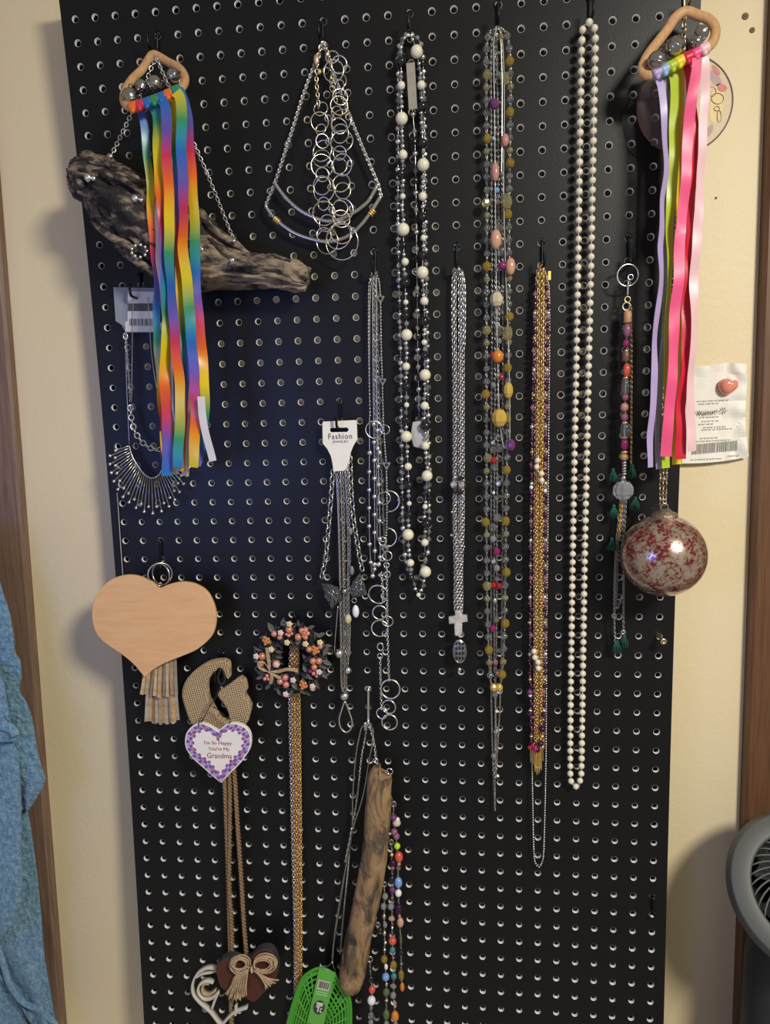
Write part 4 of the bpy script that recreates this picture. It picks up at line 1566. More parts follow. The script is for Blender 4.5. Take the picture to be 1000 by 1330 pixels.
for pts in (sl_, sr_):
    for i, (x, y) in enumerate(along(pts, .012, lambda i: 9.6 if i % 3 else 7.6)):
        dm = (8.2, 6.0, 7.4, 5.2)[i % 4]
        bead('silver_bead', x, y, .012, dm, dm*.95, [SILVER, GREYBD, SILVER, CRYSTAL, SILVERD, BLACKBD, SILVER][i % 7], SB, facet=(i % 4 == 2))
for i, (x, y) in enumerate(along(sm_, .012, lambda i: 12 + 5*(i % 3))):
    bead('smoke_bead', x, y, .011, (6, 5, 8)[i % 3], (7, 14, 8)[i % 3], [GREYBD, BLACKBD, SILVERD][i % 3], SB)
b = MB()
extrude(b, np.array([flatpt(x, y, P(545, 570, .013)[1]) for x, y in ((536, 548), (552, 546), (557, 560), (556, 575), (548, 583), (537, 580), (533, 566))]), .003, .0008)
b.build('shell_charm', mat('pale_shell', (.52, .51, .50), .25, coat=.5, vary=.2, vscale=120), SB)

# silver chains with cross
SC = thing('silver_cross_necklace', P(593, 350, .016), 'bundle of thin silver chains ending in a cross and oval pendant', 'necklace')
for i, (xa, xb, xc) in enumerate(((588, 589.5, 591), (591, 592, 594), (597, 596.5, 596), (600, 599.5, 598), (602, 602, 600))):
    d_ = .011 + .003*(i % 2)
    links(SC, [(593, 349, .018), (xa+1 if xa < 593 else xa-1, 356), (xa, 400), (xb, 500), (xb, 620), (xb, 680), (xc, 740), (xc, 790), (596.5, 806)], d_, .0040, .0032, .00055, SILVER, seg=(9, 4))
links(SC, [(593, 349, .018), (602, 362), (603.5, 400), (603, 445)], .016, .0036, .0034, .0006, SILVER)
for x, y, dm, m_ in ((589, 629, 10.5, SILVER), (600, 630, 10, SILVER), (590.5, 620, 4.5, SILVER), (597.5, 621, 7.5, BLACKBD), (590.5, 638, 7, BLACKBD), (598, 639.5, 7, BLACKBD), (598.5, 638.5, 3, WHITEB), (587, 665, 3, SILVER), (586, 695, 4, SILVERD), (602, 645, 3, SILVER), (603, 710, 3, SILVER)):
    bead('silver_filigree_bead' if dm > 9 else 'small_bead', x, y, .019, dm, dm, m_, SC, facet=dm > 9)
Yx = P(595, 812, .022)[1]
b = MB()
extrude(b, np.array([flatpt(x, y, Yx) for x, y in ((582.5, 801), (591, 799.5), (591.5, 793), (600, 793), (600.5, 799), (607, 798), (607.5, 807.5), (600.5, 809), (600, 826), (590.5, 826), (590, 810), (583, 811))]), .004, .0008)
b.build('cross', mat('hammered_silver', (.82, .80, .76), .2, 1.0, bump=1.0, bscale=700), SC, smooth=False)
b = MB()
pc_ = P(597, 846, .020)
kk = M(pc_)
tv, tf = t_sphere(18, 10, 1)
b.add(xform(tv, pc_, None, (8.3*kk, .0022, 15.5*kk)), tf)
pend = b.build('oval_pendant', mat('engraved_silver', (.38, .38, .38), .25, 1.0, bump=.8, bscale=260), SC)
for r_ in range(4):
    for c_ in range(3):
        b = MB()
        p = P(592.5+c_*4.4, 836+r_*6.4, .0225)
        tv, tf = t_box(2.6*kk, .0006, 3.4*kk)
        b.add(xform(tv, p), tf)
        b.build('engraved_mark', BLACKBD, pend, smooth=False)
bead('drop_bead', 597, 870, .019, 5, 7, SILVER, SC)
b = MB()
tv, tf = t_torus(15.4*kk, .0007, 30, 5)
b.add(xform(tv, pc_, FACE, (8.6/15.4, 1, 1)), tf)
b.build('pendant_rim', SILVER, pend)

# ------------------------------------------------------------------ amber, gemstone and crystal strands
AN = thing('amber_bead_necklace', P(646, 35, .014), 'long necklace of clear round beads with amber beads between them', 'necklace')
al_ = [(645, 36), (635, 44), (632, 60), (631.5, 100), (632, 200), (632.5, 300), (632, 400), (632, 520), (632, 640), (632.5, 760), (635, 850), (638, 888), (643, 896)]
ar_ = [(647, 36), (657, 42), (661, 60), (663, 100), (662, 200), (661, 300), (661, 420), (659.5, 520), (658.5, 600), (657, 700), (655.5, 800), (653.5, 860), (650, 888), (643, 896)]
for pts in (al_, ar_):
    links(AN, pts, .015, .0034, .0026, .0005, SILVERD)
for pts, big in ((al_, 5), (ar_, 4)):
    for i, (x, y) in enumerate(along(pts, .015, lambda i: 16.6)):
        if i < 1 or y > 885:
            continue
        if i % big == big-1:
            bead('amber_bead', x+rnd.uniform(-1.5, 1.5), y, .016, 11.5, 12.5, AMBER if i % 2 else PALEY, AN, facet=True)
        else:
            bead('clear_bead', x, y, .015, 8.6, 8.6, CRYSTAL if i % 5 else PALEY, AN)
for x, y, w_, h_ in ((658, 262, 15, 22), (659, 433, 14, 20), (660, 507, 13, 22), (656, 102, 12, 16), (641, 893, 10, 11), (648, 893, 10, 11)):
    bead('amber_bead', x, y, .018, w_, h_, PALEY if y < 300 or 430 < y < 440 else YELLOWG, AN, facet=True)
bead('amber_bead', 651, 48, .018, 7, 8, AMBER, AN)
GN = thing('gemstone_necklace', P(646, 36, .018), 'white cord necklace with large peach, cream, orange and yellow stones', 'necklace')
thread(GN, [(645, 36), (641, 60), (642, 135), (643, 222), (644, 312), (645, 388), (646, 463), (649, 543), (654, 580), (660, 578)], .020, .0005, STRING, 'cord')
thread(GN, [(648, 36), (653, 60), (655, 130), (654, 230), (656, 330), (660, 440), (662, 520), (662, 575)], .019, .0005, STRING, 'cord')
for x, y, w_, h_, m_ in ((642, 135, 13, 14, PURPLE), (643, 223, 11, 24, PINKB), (644, 311, 15, 25, PEACH), (645, 389, 18, 20, CREAMST), (646.5, 463, 15, 17, ORANGEB), (648.5, 543, 21, 25, YELLOWG),
                         (663, 346, 13, 22, PEACH), (652.5, 345, 11, 11, MAGENTA), (664, 578, 11, 16, PURPLE), (656, 182, 10, 16, PINKB), (640, 462, 7, 10, REDB), (651, 490, 7, 8, REDB)):
    bead('gemstone', x, y, .024, w_, h_, m_, GN, facet=m_ in (CREAMST, YELLOWG, PURPLE))
XN = thing('crystal_chain_necklace', P(646, 36, .010), 'thin silver chains with red and clear crystals reaching below the amber beads', 'necklace')
for i, pts in enumerate(([(645, 36), (638, 60), (638, 200), (639, 400), (638, 600), (638, 800), (638, 900), (640, 980), (643, 1052)], [(646, 36), (645, 60), (647, 200), (648, 400), (646, 600), (645, 800), (644, 900), (643, 980), (643, 1052)],
                         [(648, 36), (651, 60), (652, 200), (653, 400), (653, 600), (652, 800), (650, 900), (647, 960), (644, 1010)], [(647, 36), (642, 70), (643, 250), (643, 450), (642, 650), (642, 850), (644, 940), (645, 1000)])):
    links(XN, pts, .009+.001*(i % 2), .0030, .0022, .0004, SILVERD)
b = MB()
tube(b, path([(650, 46), (652, 100), (652, 160), (651, 230)], .022, 6), .0007, 6)
b.build('snake_chain', SILVERD, XN)
for x, y, w_, m_ in ((641, 598, 9, REDB), (637, 597, 6, REDB), (645, 716, 10, MAGENTA), (641, 760, 8, REDB), (648, 761, 8, REDB), (640, 816, 9, MAGENTA), (643, 860, 8, MAUVE), (646, 875, 7, MAUVE), (642, 607, 9, CRYSTAL), (648, 582, 11, CRYSTAL), (640, 584, 9, CRYSTAL),
                     (647, 628, 8, SILVER), (641, 640, 4, WHITEB), (646, 672, 11, CRYSTAL), (640, 685, 11, CRYSTAL), (640, 700, 9, GREYBD), (641, 729, 7, SILVER), (645, 738, 9, GREYBD), (646, 752, 6, CRYSTAL), (643, 780, 7, SILVER), (645, 804, 8, CRYSTAL),
                     (648, 845, 5, CRYSTAL), (643, 902, 8, CRYSTAL), (645, 924, 4, WHITEB), (645, 950, 8, CRYSTAL), (641, 982, 7, GREYBD), (646, 1008, 6, CRYSTAL), (649, 427, 8, CRYSTAL), (641, 408, 7, CRYSTAL), (645, 425, 8, GREYBD), (650, 328, 8, CRYSTAL),
                     (645, 247, 7, BLUEB), (640, 180, 5, BLUEB), (641, 500, 8, GREYBD), (648, 443, 8, GREYBD), (649, 296, 9, CRYSTAL), (640, 575, 6, SILVER), (647, 97, 8, GREYBD), (646, 262, 7, CRYSTAL)):
    bead('crystal', x, y, .014, w_, w_*1.05, m_, XN, facet=True)

# ------------------------------------------------------------------ gold and purple bundle, long ball chain
GB = thing('gold_purple_necklace', P(704, 347, .014), 'thick bundle of gold chains with purple beads and a gold bar tassel', 'necklace')
for i, (xa, xb, m_, pt) in enumerate(((697.5, 694.5, GOLDR, .0036), (700, 697.5, GOLD, .0044), (702.5, 700, BRASS, .0036), (705, 702.5, GOLD, .0042), (708, 705, GOLDR, .0036))):
    links(GB, [(703, 347, .016), (xa, 358), (xa-.5, 420), ((xa+xb)/2, 560), (xb, 700), (xb, 850), (xb+.5, 970)], .012+.0030*(i % 2), pt, .0034, .0006, m_, seg=(9, 4))
for x0, pts in ((0, [(701, 350), (696, 372), (694, 420), (692, 520), (690, 640), (689, 760), (688.5, 870), (691, 980)]), (1, [(705, 350), (711, 380), (711, 450), (709, 560), (709, 680), (708, 800), (707, 900), (703, 975)])):
    links(GB, pts, .012, .0030, .0024, .0005, BRASS)
    for i, (x, y) in enumerate(along(pts, .012, lambda i: 8.2)):
        if y < 372 or y > 985:
            continue
        mm = [DPURPLE, DPURPLE, BRASS, DPURPLE, MAUVE, DPURPLE, DPURPLE, SILVER, PURPLE][i % 9]
        bead('purple_bead', x+rnd.uniform(-1, 1), y, .013, 5.6, (7.5, 6, 4.4)[i % 3], mm, GB)
for x, y in ((698, 598), (697, 606.5), (703, 615), (703.5, 624), (693.5, 846), (694.5, 854), (698.5, 860), (699, 868)):
    bead('pearl', x, y, .021, 7.6, 7.6, PEARL, GB)
for x, y, w_, m_ in ((688, 971, 6, REDB), (692, 968, 6, REDB), (695, 972, 8, MAGENTA), (698, 974, 7, DPURPLE), (702, 966, 8, DPURPLE), (704, 947, 9, DPURPLE), (688, 899, 8, PURPLE), (688, 927, 7, DPURPLE), (706, 928, 7, DPURPLE), (688.5, 903, 5, WHITEB), (708, 637.5, 5, WHITEB), (690, 633, 5, WHITEB)):
    bead('tassel_bead', x, y, .019, w_, w_, m_, GB)
for i in range(7):
    x = 689 + i*2.6
    m_ = [SILVERD, BRASS, GOLD, GOLD, GOLD, GOLD, BRASS][i]
    thread(GB, [(x, 968), (x+.4, 985), (x+.8, (990, 992, 1002, 1006, 1004, 1000, 988)[i])], .016+.001*(i % 2), .0011, m_, 'tassel_bar', 3)
b = MB()
p = P(713.5, 358, .020)
tv, tf = t_box(3.5*M(p), .002, 11*M(p))
b.add(xform(tv, p), tf)
b.build('clasp', GOLD, GB, smooth=False)
BC = thing('ball_chain_necklace', P(704, 348, .010), 'long thin silver ball chain looping below the gold chain bundle', 'necklace')
b = MB()
ballchain(b, path([(706, 349), (713, 375), (713.5, 450), (712.5, 560), (711.5, 680), (710, 800), (709.5, 900), (708.8, 1000), (707.5, 1060), (706, 1108), (703.5, 1121), (700, 1126), (696, 1122), (693.5, 1108), (692, 1050), (691, 985), (691, 960)], .010, 6), .0034, .0013)
b.build('chain', SILVER, BC)

# ------------------------------------------------------------------ jewelry card with its necklaces
FC = thing('jewelry_card', P(441, 553, .016), 'white paper card printed Fashion Jewelry on a hook', 'card')
Yf = P(441, 580, .018)[1]
b = MB()
fo = [(418.7, 549.5), (420, 547.6), (461, 545.6), (463.2, 547), (464.2, 570.4), (459, 579), (455.7, 587), (453.5, 600), (452.7, 611), (433.2, 612.3), (431.5, 600), (429.6, 592), (425, 583), (419.2, 575.8)]
ins = [(430, 555.8), (451, 555.2), (453, 558), (451, 561), (430, 561.4), (428, 558.5)]
# card cut as two halves meeting at the slot, so that the slot is open
fo_t = [(418.7, 549.5), (420, 547.6), (461, 545.6), (463.2, 547), (463.7, 558), (453, 558), (451, 555.2), (430, 555.8), (428, 558.5), (418.9, 559)]
fo_b = [(418.9, 559), (428, 558.5), (430, 561.4), (451, 561), (453, 558), (463.7, 558), (464.2, 570.4), (459, 579), (455.7, 587), (453.5, 600), (452.7, 611), (433.2, 612.3), (431.5, 600), (429.6, 592), (425, 583), (419.2, 575.8)]
for part_ in (fo_t, fo_b):
    extrude(b, np.array([flatpt(x, y, Yf) for x, y in part_]), .0007, .0)
b.build('card', CARD, FC, smooth=False)
lettering('Fashion', 441.8, 566.6, Yf-.0003, 31, 7.2, INK, FC, spacing=1.15)
lettering('JEWELRY', 442.2, 574.0, Yf-.0003, 21, 3.4, INK, FC, spacing=1.2)

BN = thing('butterfly_necklace', P(442, 610, .016), 'silver necklace set with chunky side chains, filigree butterfly and pearl drops', 'necklace')


def big_links(parent, pts, d, m, step=8.4, w_=6.2, wire=1.05):
    s_ = along(pts, d, lambda i: step)
    for i, (x, y) in enumerate(s_):
        x2, y2 = s_[min(i+1, len(s_)-1)] if i < len(s_)-1 else s_[i-1]
        p = P(x, y, d + .001*(i % 2))
        k = M(p)
        tv = np.array([x2-x, 0, -(y2-y)]) if i < len(s_)-1 else np.array([x-x2, 0, -(y-y2)])
        b_ = MB()
        t_, tf_ = t_torus(w_/2*k*.95, wire*k, 14, 6, sx=1.55)
        xx = tv/np.linalg.norm(tv)
        zz = np.array([.75 if i % 2 else -.55, -.75, .1])
        zz -= xx*np.dot(zz, xx)
        zz /= np.linalg.norm(zz)
        b_.add(xform(t_, p, np.stack([xx, np.cross(zz, xx), zz], 1)), tf_)
        b_.build('chain_link', m, parent)


big_links(BN, [(432, 614), (430.5, 640), (428, 670), (425.5, 700), (422.5, 728), (417, 752)], .016, SILVERD)
big_links(BN, [(455, 596), (455.5, 620), (457, 650), (460, 680), (464, 705), (468, 728), (471, 742)], .016, SILVERD)
for i, pts in enumerate(([(436, 610), (438.5, 650), (440.5, 720), (442, 800), (443, 880), (445, 898)], [(439, 610), (440.5, 660), (442, 740), (444, 820), (446, 898)], [(442, 610), (444, 660), (445.5, 740), (446.5, 820), (448, 898)],
                         [(445, 610), (447, 660), (447.5, 740), (449, 820), (450, 898)], [(448, 610), (450.5, 660), (452, 720), (451, 790), (452, 868)], [(451, 610), (453, 660), (454.5, 720), (453, 770), (454, 850)])):
    if i % 2 == 0:
        thread(BN, pts, .014+.001*i, .0009, [SILVER, PALEG, SILVERD][i//2], 'snake_chain')
    else:
        links(BN, pts, .014+.001*i, .0034, .0028, .0005, SILVERD)
FIL = mat('dark_filigree', (.10, .10, .10), .35, .8, bump=1.0, bscale=500, vary=.4, vscale=500)
Yb = P(446, 770, .020)[1]
for q in ([(418, 758), (428, 759), (439, 762.5), (444.5, 778), (438, 783), (430.7, 791), (424, 778)], [(467.7, 743.5), (473, 758), (477, 773), (468, 774), (458, 777), (453.5, 768), (458, 756)]):
    b = MB()
    f = np.array([flatpt(x, y, Yb) for x, y in q])
    extrude(b, f, .001, .0003)
    wing = b.build('butterfly_wing', FIL, BN, smooth=False)
    cc = f.mean(0)
    for j in range(9):
        e = f[0]*(1-j/8) + f[2 if j % 2 else 1]*(j/8)
        b = MB()
        tube(b, np.array([f[4], (f[4]+e)/2 + np.array([0, -.0008, 0]), f[(j*5) % 7]*.5 + f[(j*5+1) % 7]*.5]) + np.array([0, -.0004, 0]), .00045, 4)
        b.build('filigree_vein', STEEL, wing)
for x, y, w_, h_, m_ in ((447.5, 768, 8, 9, STEEL), (457, 741, 6, 12, GREYBD), (462, 794, 9, 17, WHITEB), (452, 804, 9, 13, CREAMST), (440.5, 848.5, 12.5, 12.5, SILVER), (452, 870.5, 9.5, 9.5, SILVER), (447.5, 904, 12, 12, SILVER), (455, 690, 6, 10, GREYBD)):
    bead('pearl_drop' if y > 840 else 'charm', x, y, .022, w_, h_, m_, BN)
thread(BN, [(439, 787), (436.5, 815), (434.5, 842), (436, 848)], .020, .0006, SILVER, 'wire')
thread(BN, [(453, 800), (455, 820), (452, 866)], .020, .0006, SILVER, 'wire')
b = MB()
tube(b, path([(447.5, 911), (443.5, 923), (440.6, 934), (442.5, 945), (449, 951), (455.5, 947), (457.4, 937), (453, 923), (448.5, 911)], .018, 7), .0011, 7)
b.build('teardrop_loop', SILVER, BN)
ring('jump_ring', 460, 780, .021, 3, .6, SILVERD, BN)

# ------------------------------------------------------------------ triangle, ball and hoop necklaces
TN = thing('triangle_necklace', P(487, 355, .014), 'dark bead chain with small silver triangle charms', 'necklace')
tp = [(488, 355), (492, 364), (494, 388), (495, 450), (496.5, 495), (498, 550), (501.5, 604), (502.5, 650), (502, 690), (500, 714)]
b = MB()
ballchain(b, path(tp, .016, 6), .0037, .0014)
b.build('ball_chain', SILVERD, TN)
b = MB()
ballchain(b, path([(486, 355), (479.5, 366), (478.5, 420), (479, 470), (480.5, 540)], .012, 6), .0044, .0014)
b.build('ball_chain', SILVERD, TN)
for x, y, r_ in ((494, 388, 7.2), (497, 495, 6.2), (502, 604, 7), (500, 714, 6.5)):
    p = P(x, y, .018)
    k = M(p)
    b = MB()
    a3 = [p + k*np.array([r_*math.cos(a), 0, r_*math.sin(a)]) for a in (math.pi*5/6, math.pi/6, -math.pi/2)]
    tri = []
    for i in range(3):
        tri += [a3[i]*.88+a3[i-1]*.12, a3[i]*.88+a3[(i+1) % 3]*.12]
    extrude(b, np.array(tri), .0015, .0002)
    tr_ = b.build('triangle_charm', SILVERD, TN, smooth=False)
    b = MB()
    tv, tf = t_lathe([(r_*.33*k, 0), (r_*.33*k, .0004), (r_*.15*k, .0007)], 12)
    b.add(xform(tv, p + np.array([0, 0, r_*.06*k]), FACE), tf)
    b.build('eyelet', BLACKBD, tr_)
LN = thing('silver_ball_necklace', P(487, 355, .012), 'fine silver chains dotted with small silver balls', 'necklace')
for i, pts in enumerate(([(486, 355), (481, 380), (480, 460), (480, 560), (479.5, 640), (480, 700), (483, 744), (487, 738)], [(486, 355), (484, 380), (484.5, 480), (486, 580), (486.5, 660), (487, 730)], [(488, 355), (489, 380), (489, 480), (491, 580), (493, 660), (494, 732)], [(487, 355), (486.5, 400), (487, 500), (489, 600), (490, 700)])):
    if i < 3:
        thread(LN, pts, .011+.002*i, .00055, SILVER)
        for x, y in along(pts, .011, lambda i: 23.5):
            if y > (520 if i else 600):
                bead('silver_ball', x, y+i*8, .012+.002*i, 6.4, 6.4, SILVER, LN)
    else:
        links(LN, pts, .013, .0030, .0022, .0004, SILVERD)
for x, y in ((486, 733), (492, 733), (484, 748), (480, 588), (493, 588)):
    bead('silver_ball', x, y, .016, 7, 7, SILVER, LN)
HN = thing('hoop_chain_necklace', P(487, 356, .016), 'silver chain necklace with hoops ending in open rings', 'necklace')
links(HN, [(487, 356), (490, 400), (492, 500), (495, 600), (499, 690), (502, 735)], .010, .0032, .0024, .00045, SILVERD)
for x, y, r_, w_ in ((486, 558, 11, .8), (500, 558, 6, .6), (499, 647, 8, .7), (491, 772, 12.5, 1.1), (493, 795.5, 9, 1.0), (493, 816, 10.5, 1.0), (503.5, 807, 7, .8), (507, 895, 12.5, 1.3), (505, 918, 9, 1.0), (496, 926.5, 7, 1.0), (506, 938, 10, 1.1), (502, 734, 3.4, .8), (503, 722, 6, .8), (503, 746, 4, .7), (493.5, 852, 3.2, .8), (497, 703, 5, .7)):
    ring('hoop', x, y, .017, r_, w_, SILVER, HN, (rnd.uniform(-.15, .15), rnd.uniform(-.2, .2)))
ring('oval_link', 494, 840, .017, 5, 1.0, SILVER, HN, sx=.75)
for (x, y), r_, a0, a1 in (((505, 651), 13.5, -1.9, 1.6), ((503, 698), 12, -1.5, 1.9)):
    b = MB()
    tube(b, np.array([P(x + r_*math.cos(a), y + r_*math.sin(a), .018) for a in np.linspace(a0, a1, 22)]), .0010, 6)
    b.build('open_hoop', SILVER, HN)
thread(HN, [(494, 709), (500, 709), (508, 709)], .018, .0010, SILVER, 'bar', 2)
links(HN, [(502.5, 738), (503, 790), (504, 840), (505.5, 883)], .016, .0034, .003, .0006, SILVER)
links(HN, [(494, 855), (494.5, 890), (495.5, 920)], .016, .0034, .003, .0006, SILVER)
links(HN, [(496, 745), (497, 765), (498, 780)], .019, .0034, .003, .0006, SILVER)

# ------------------------------------------------------------------ beaded keychain with tassels
KC = thing('beaded_keychain', P(816, 341, .016), 'beaded keychain with purple and wooden beads, crystal drop and green tassels', 'keychain')
ring('key_ring', 815.3, 357.5, .020, 13.6, 1.1, SILVER, KC, (.1, .1))
ring('jump_ring', 819, 360, .022, 3.2, .8, SILVER, KC)
thread(KC, [(816, 365), (815.3, 376), (815, 384)], .022, .0012, SILVERD, 'swivel', 3)
ring('jump_ring', 815, 389, .021, 3.6, .9, BRASS, KC)
ring('jump_ring', 813.8, 398, .021, 5, .9, BRASS, KC)
thread(KC, [(814, 400), (814, 440), (812, 520), (811, 600), (810, 625)], .020, .0006, SILVERD)
for x, y, w_, h_, m_ in ((814.4, 429, 11, 18, MAUVE), (813, 446, 9, 11, MAGENTA), (814, 481, 10.5, 19, CORAL), (812, 516, 9, 10, MAUVE), (811, 529, 11, 12, PINKB), (811, 542, 10, 11, MAUVE), (811, 577, 10.5, 16, MAGENTA), (810.8, 593.7, 10.5, 10, WOODBD), (813, 456, 6, 6, BRASS), (811, 463, 4, 4, GOLD), (814, 465, 4, 4, GOLD), (812, 512, 4, 4, GOLD), (812, 519, 4, 4, BRASS)):
    bead('bead', x, y, .021, w_, h_, m_, KC)


def cyl_bead(parent, x, y, d, w_, h_, m_, name='tube_bead'):
    p = P(x, y, d)
    k = M(p)
    tv, tf = t_lathe([(w_*.40*k, -h_*.5*k), (w_*.5*k, -h_*.42*k), (w_*.5*k, h_*.42*k), (w_*.40*k, h_*.5*k)], 14)
    b_ = MB()
    b_.add(xform(tv, p), tf)
    return b_.build(name, m_, parent)


for x, y, w_, h_, m_ in ((815, 411.7, 10, 15, WOODBD), (812.6, 463, 10, 13, mat('brown_bead', (.16, .08, .05), .4)), (812, 502, 10, 18, CRYSTAL), (812, 559, 12, 17, CRYSTAL), (812.5, 491, 8, 3, BRASS), (811.5, 549, 8, 3, SILVER), (811.5, 568, 9, 2.5, GOLD), (811, 587, 9, 2.5, GOLD)):
    cyl_bead(KC, x, y, .021, w_, h_, m_)
for i in range(5):
    cyl_bead(KC, 810.8, 601+i*3.6, .021, 6.5, 3, SILVERD, 'coil')
bead('crystal_drop', 809.4, 637, .022, 26.5, 27, mat('bright_crystal', (.90, .92, .92), .06, trans=.82), KC, facet=True)
bead('crystal_cap', 809.8, 621, .022, 7, 8, SILVERD, KC)
for i, pts in enumerate(([(819.5, 400), (820, 500), (819.5, 612)], [(806, 650), (804, 675), (801, 697)], [(808, 650), (806, 680), (804, 700)], [(810, 650), (809, 690)], [(813, 650), (812, 670), (811, 695)], [(801, 697), (798.5, 750), (798, 800), (799, 838)], [(811, 695), (810, 750), (809.7, 822)], [(803, 700), (801, 760), (800, 790), (806, 780)])):
    links(KC, pts, .014+.001*(i % 3), .0030, .0026, .0005, [BRASS, BRASS, GOLD, SILVERD, SILVERD, SILVERD, SILVERD, STEEL][i])
ring('jump_ring', 809.5, 821, .016, 2.6, .7, SILVER, KC)
ring('jump_ring', 797.5, 800, .016, 2.6, .7, SILVERD, KC)


def tassel(parent, x, y, d, w_, h_, seed):
    p = P(x, y, d)
    k = M(p)
    r_ = random.Random(seed)
    b_ = MB()
    tv, tf = t_sphere(8, 5, 1)
    b_.add(xform(tv, p + np.array([0, 0, h_*.42*k]), None, (w_*.22*k, w_*.22*k, h_*.12*k)), tf)
    for i in range(46):
        a, rr = r_.random()*6.28, math.sqrt(r_.random())
        e = p + k*np.array([w_*.55*rr*math.cos(a), w_*.4*rr*math.sin(a), -h_*.5*(.75+.3*r_.random())])
        st = p + k*np.array([w_*.12*math.cos(a), w_*.12*math.sin(a), h_*.36])
        mid = (st+e)/2 + k*np.array([w_*.14*rr*math.cos(a), w_*.1*math.sin(a), 0])
        tube(b_, np.array([st, mid, e + k*np.array([r_.uniform(-1.6, 1.6), 0, 0])]), .38*k, 4)
    return b_.build('tassel', TASSEL, parent)


for i, (x, y) in enumerate(((796, 617), (821, 612), (825, 654), (797, 664), (794.6, 707), (801, 840), (810.5, 833))):
    tassel(KC, x, y, .016, 11, 17, i)

# ------------------------------------------------------------------ mercury glass ball
GBALL = thing('glass_ball_ornament', P(861, 660, .05), 'large round mottled red and silver glass ball on a bronze chain', 'ornament')
BP = P(861, 721, .052)
bk = M(BP)
b = MB()
tv, tf = t_sphere(48, 32, 1)
b.add(xform(tv*53.5*bk, BP), tf)
MERC = ramp_mat('mercury_glass', [(.36, (.20, .018, .030)), (.45, (.34, .06, .065)), (.49, (.46, .33, .25)), (.56, (.58, .47, .38)), (.70, (.64, .56, .47))], 80, .2, (1, 1, 1), 10, .25, .0015, .75, .3, coat=.5)
_nt = MERC.node_tree
_cr = [q for q in _nt.nodes if q.type == 'VALTORGB'][0]
_n1 = _cr.inputs['Fac'].links[0].from_node
_n2 = _nt.nodes.new('ShaderNodeTexNoise')
_n2.inputs['Scale'].default_value = 330
_n2.inputs['Detail'].default_value = 6
_nt.links.new(_n1.inputs['Vector'].links[0].from_socket, _n2.inputs['Vector'])
_mx = _nt.nodes.new('ShaderNodeMix')
_mx.inputs['Factor'].default_value = .42
_nt.links.new(_n1.outputs['Fac'], _mx.inputs['A'])
_nt.links.new(_n2.outputs['Fac'], _mx.inputs['B'])
_nt.links.new(_mx.outputs['Result'], _cr.inputs['Fac'])
b.build('glass_ball', MERC, GBALL)
b = MB()
tv, tf = t_lathe([(.001, 9*bk), (7*bk, 8.5*bk), (9*bk, 6*bk), (15.5*bk, 3*bk), (17*bk, 0), (16*bk, -3*bk)], 28)
b.add(xform(tv, BP + np.array([0, 0, 52*bk])), tf)
b.build('cap', mat('bronze_cap', (.30, .24, .18), .4, .8, bump=.8, bscale=400), GBALL)
b = MB()
tv, tf = t_torus(4.5*bk, .0007, 16, 5)
b.add(xform(tv, BP + np.array([0, 0, 63*bk]), FACE), tf)
b.build('wire_loop', SILVERD, GBALL)
for off in (-2.4, 2.4):
    b = MB()
    chain(b, path([(889, 16, .026), (880+off, 200, .03), (868+off, 450, .034), (862+off, 610, .042), (861+off*.8, 654, .050)], n=8), .0058, .0052, .0008, 10, 4)
    b.build('chain', mat('bronze_chain', (.50, .36, .24), .35, 1.0), GBALL)

# ------------------------------------------------------------------ receipt pinned to the wall by a puffy heart
RC_ = thing('receipt', PW(930, 535, .004), 'crumpled white store receipt stuck to the cream wall beside the ribbons', 'receipt')
nu, nv = 26, 34


def rpt(u, v):
    """u across, v down, 0..1, in picture points"""
    xl = 897 + (886-897)*v - 2*math.sin(v*3)
    xr = 972 + (973-972)*v - 6*math.sin(v*3.1)*(.4+.6*v) + (-2 if v < .1 else 0)
    yt = 474 - 2*u + 1.5*math.sin(u*7)
    yb = 602 - 9*u**2.2
    return xl + (xr-xl)*u, yt + (yb-yt)*v


V, Q = [], []
for j in range(nv):
    for i in range(nu):
        u, v = i/(nu-1), j/(nv-1)
        x, y = rpt(u, v)
        cr_ = mnoise.noise(Vector((u*4, v*4.5, 1.3)))
        cr2 = abs(mnoise.noise(Vector((u*3+4, v*5, 5.1))))
        amt = .10 + 1.3*max(0.0, u-.50) + .5*max(0.0, .28-v)
        V.append(PW(x, y, .005 + .0060*amt*cr_ + .012*amt*cr2 + .006*v*v*(1-u*.5)))
for j in range(nv-1):
    for i in range(nu-1):
        a = j*nu+i
        Q.append((a, a+nu, a+nu+1, a+1))
V = np.array(V)
b = MB()
b.add(np.vstack([V, V + np.array([0, .0002, 0])]), [np.array(Q), np.array(Q)[:, ::-1] + nu*nv,
      np.array([(i, i+1, nu*nv+i+1, nu*nv+i) for i in range(nu-1)] + [((nv-1)*nu+i+1, (nv-1)*nu+i, nu*nv+(nv-1)*nu+i, nu*nv+(nv-1)*nu+i+1) for i in range(nu-1)]
               + [(j*nu+nu, j*nu, nu*nv+j*nu, nu*nv+j*nu+nu) for j in range(nv-1)] + [(j*nu+nu-1, (j+1)*nu+nu-1, nu*nv+(j+1)*nu+nu-1, nu*nv+j*nu+nu-1) for j in range(nv-1)])])
RPO = b.build('paper', PAPER, RC_, smooth=False)


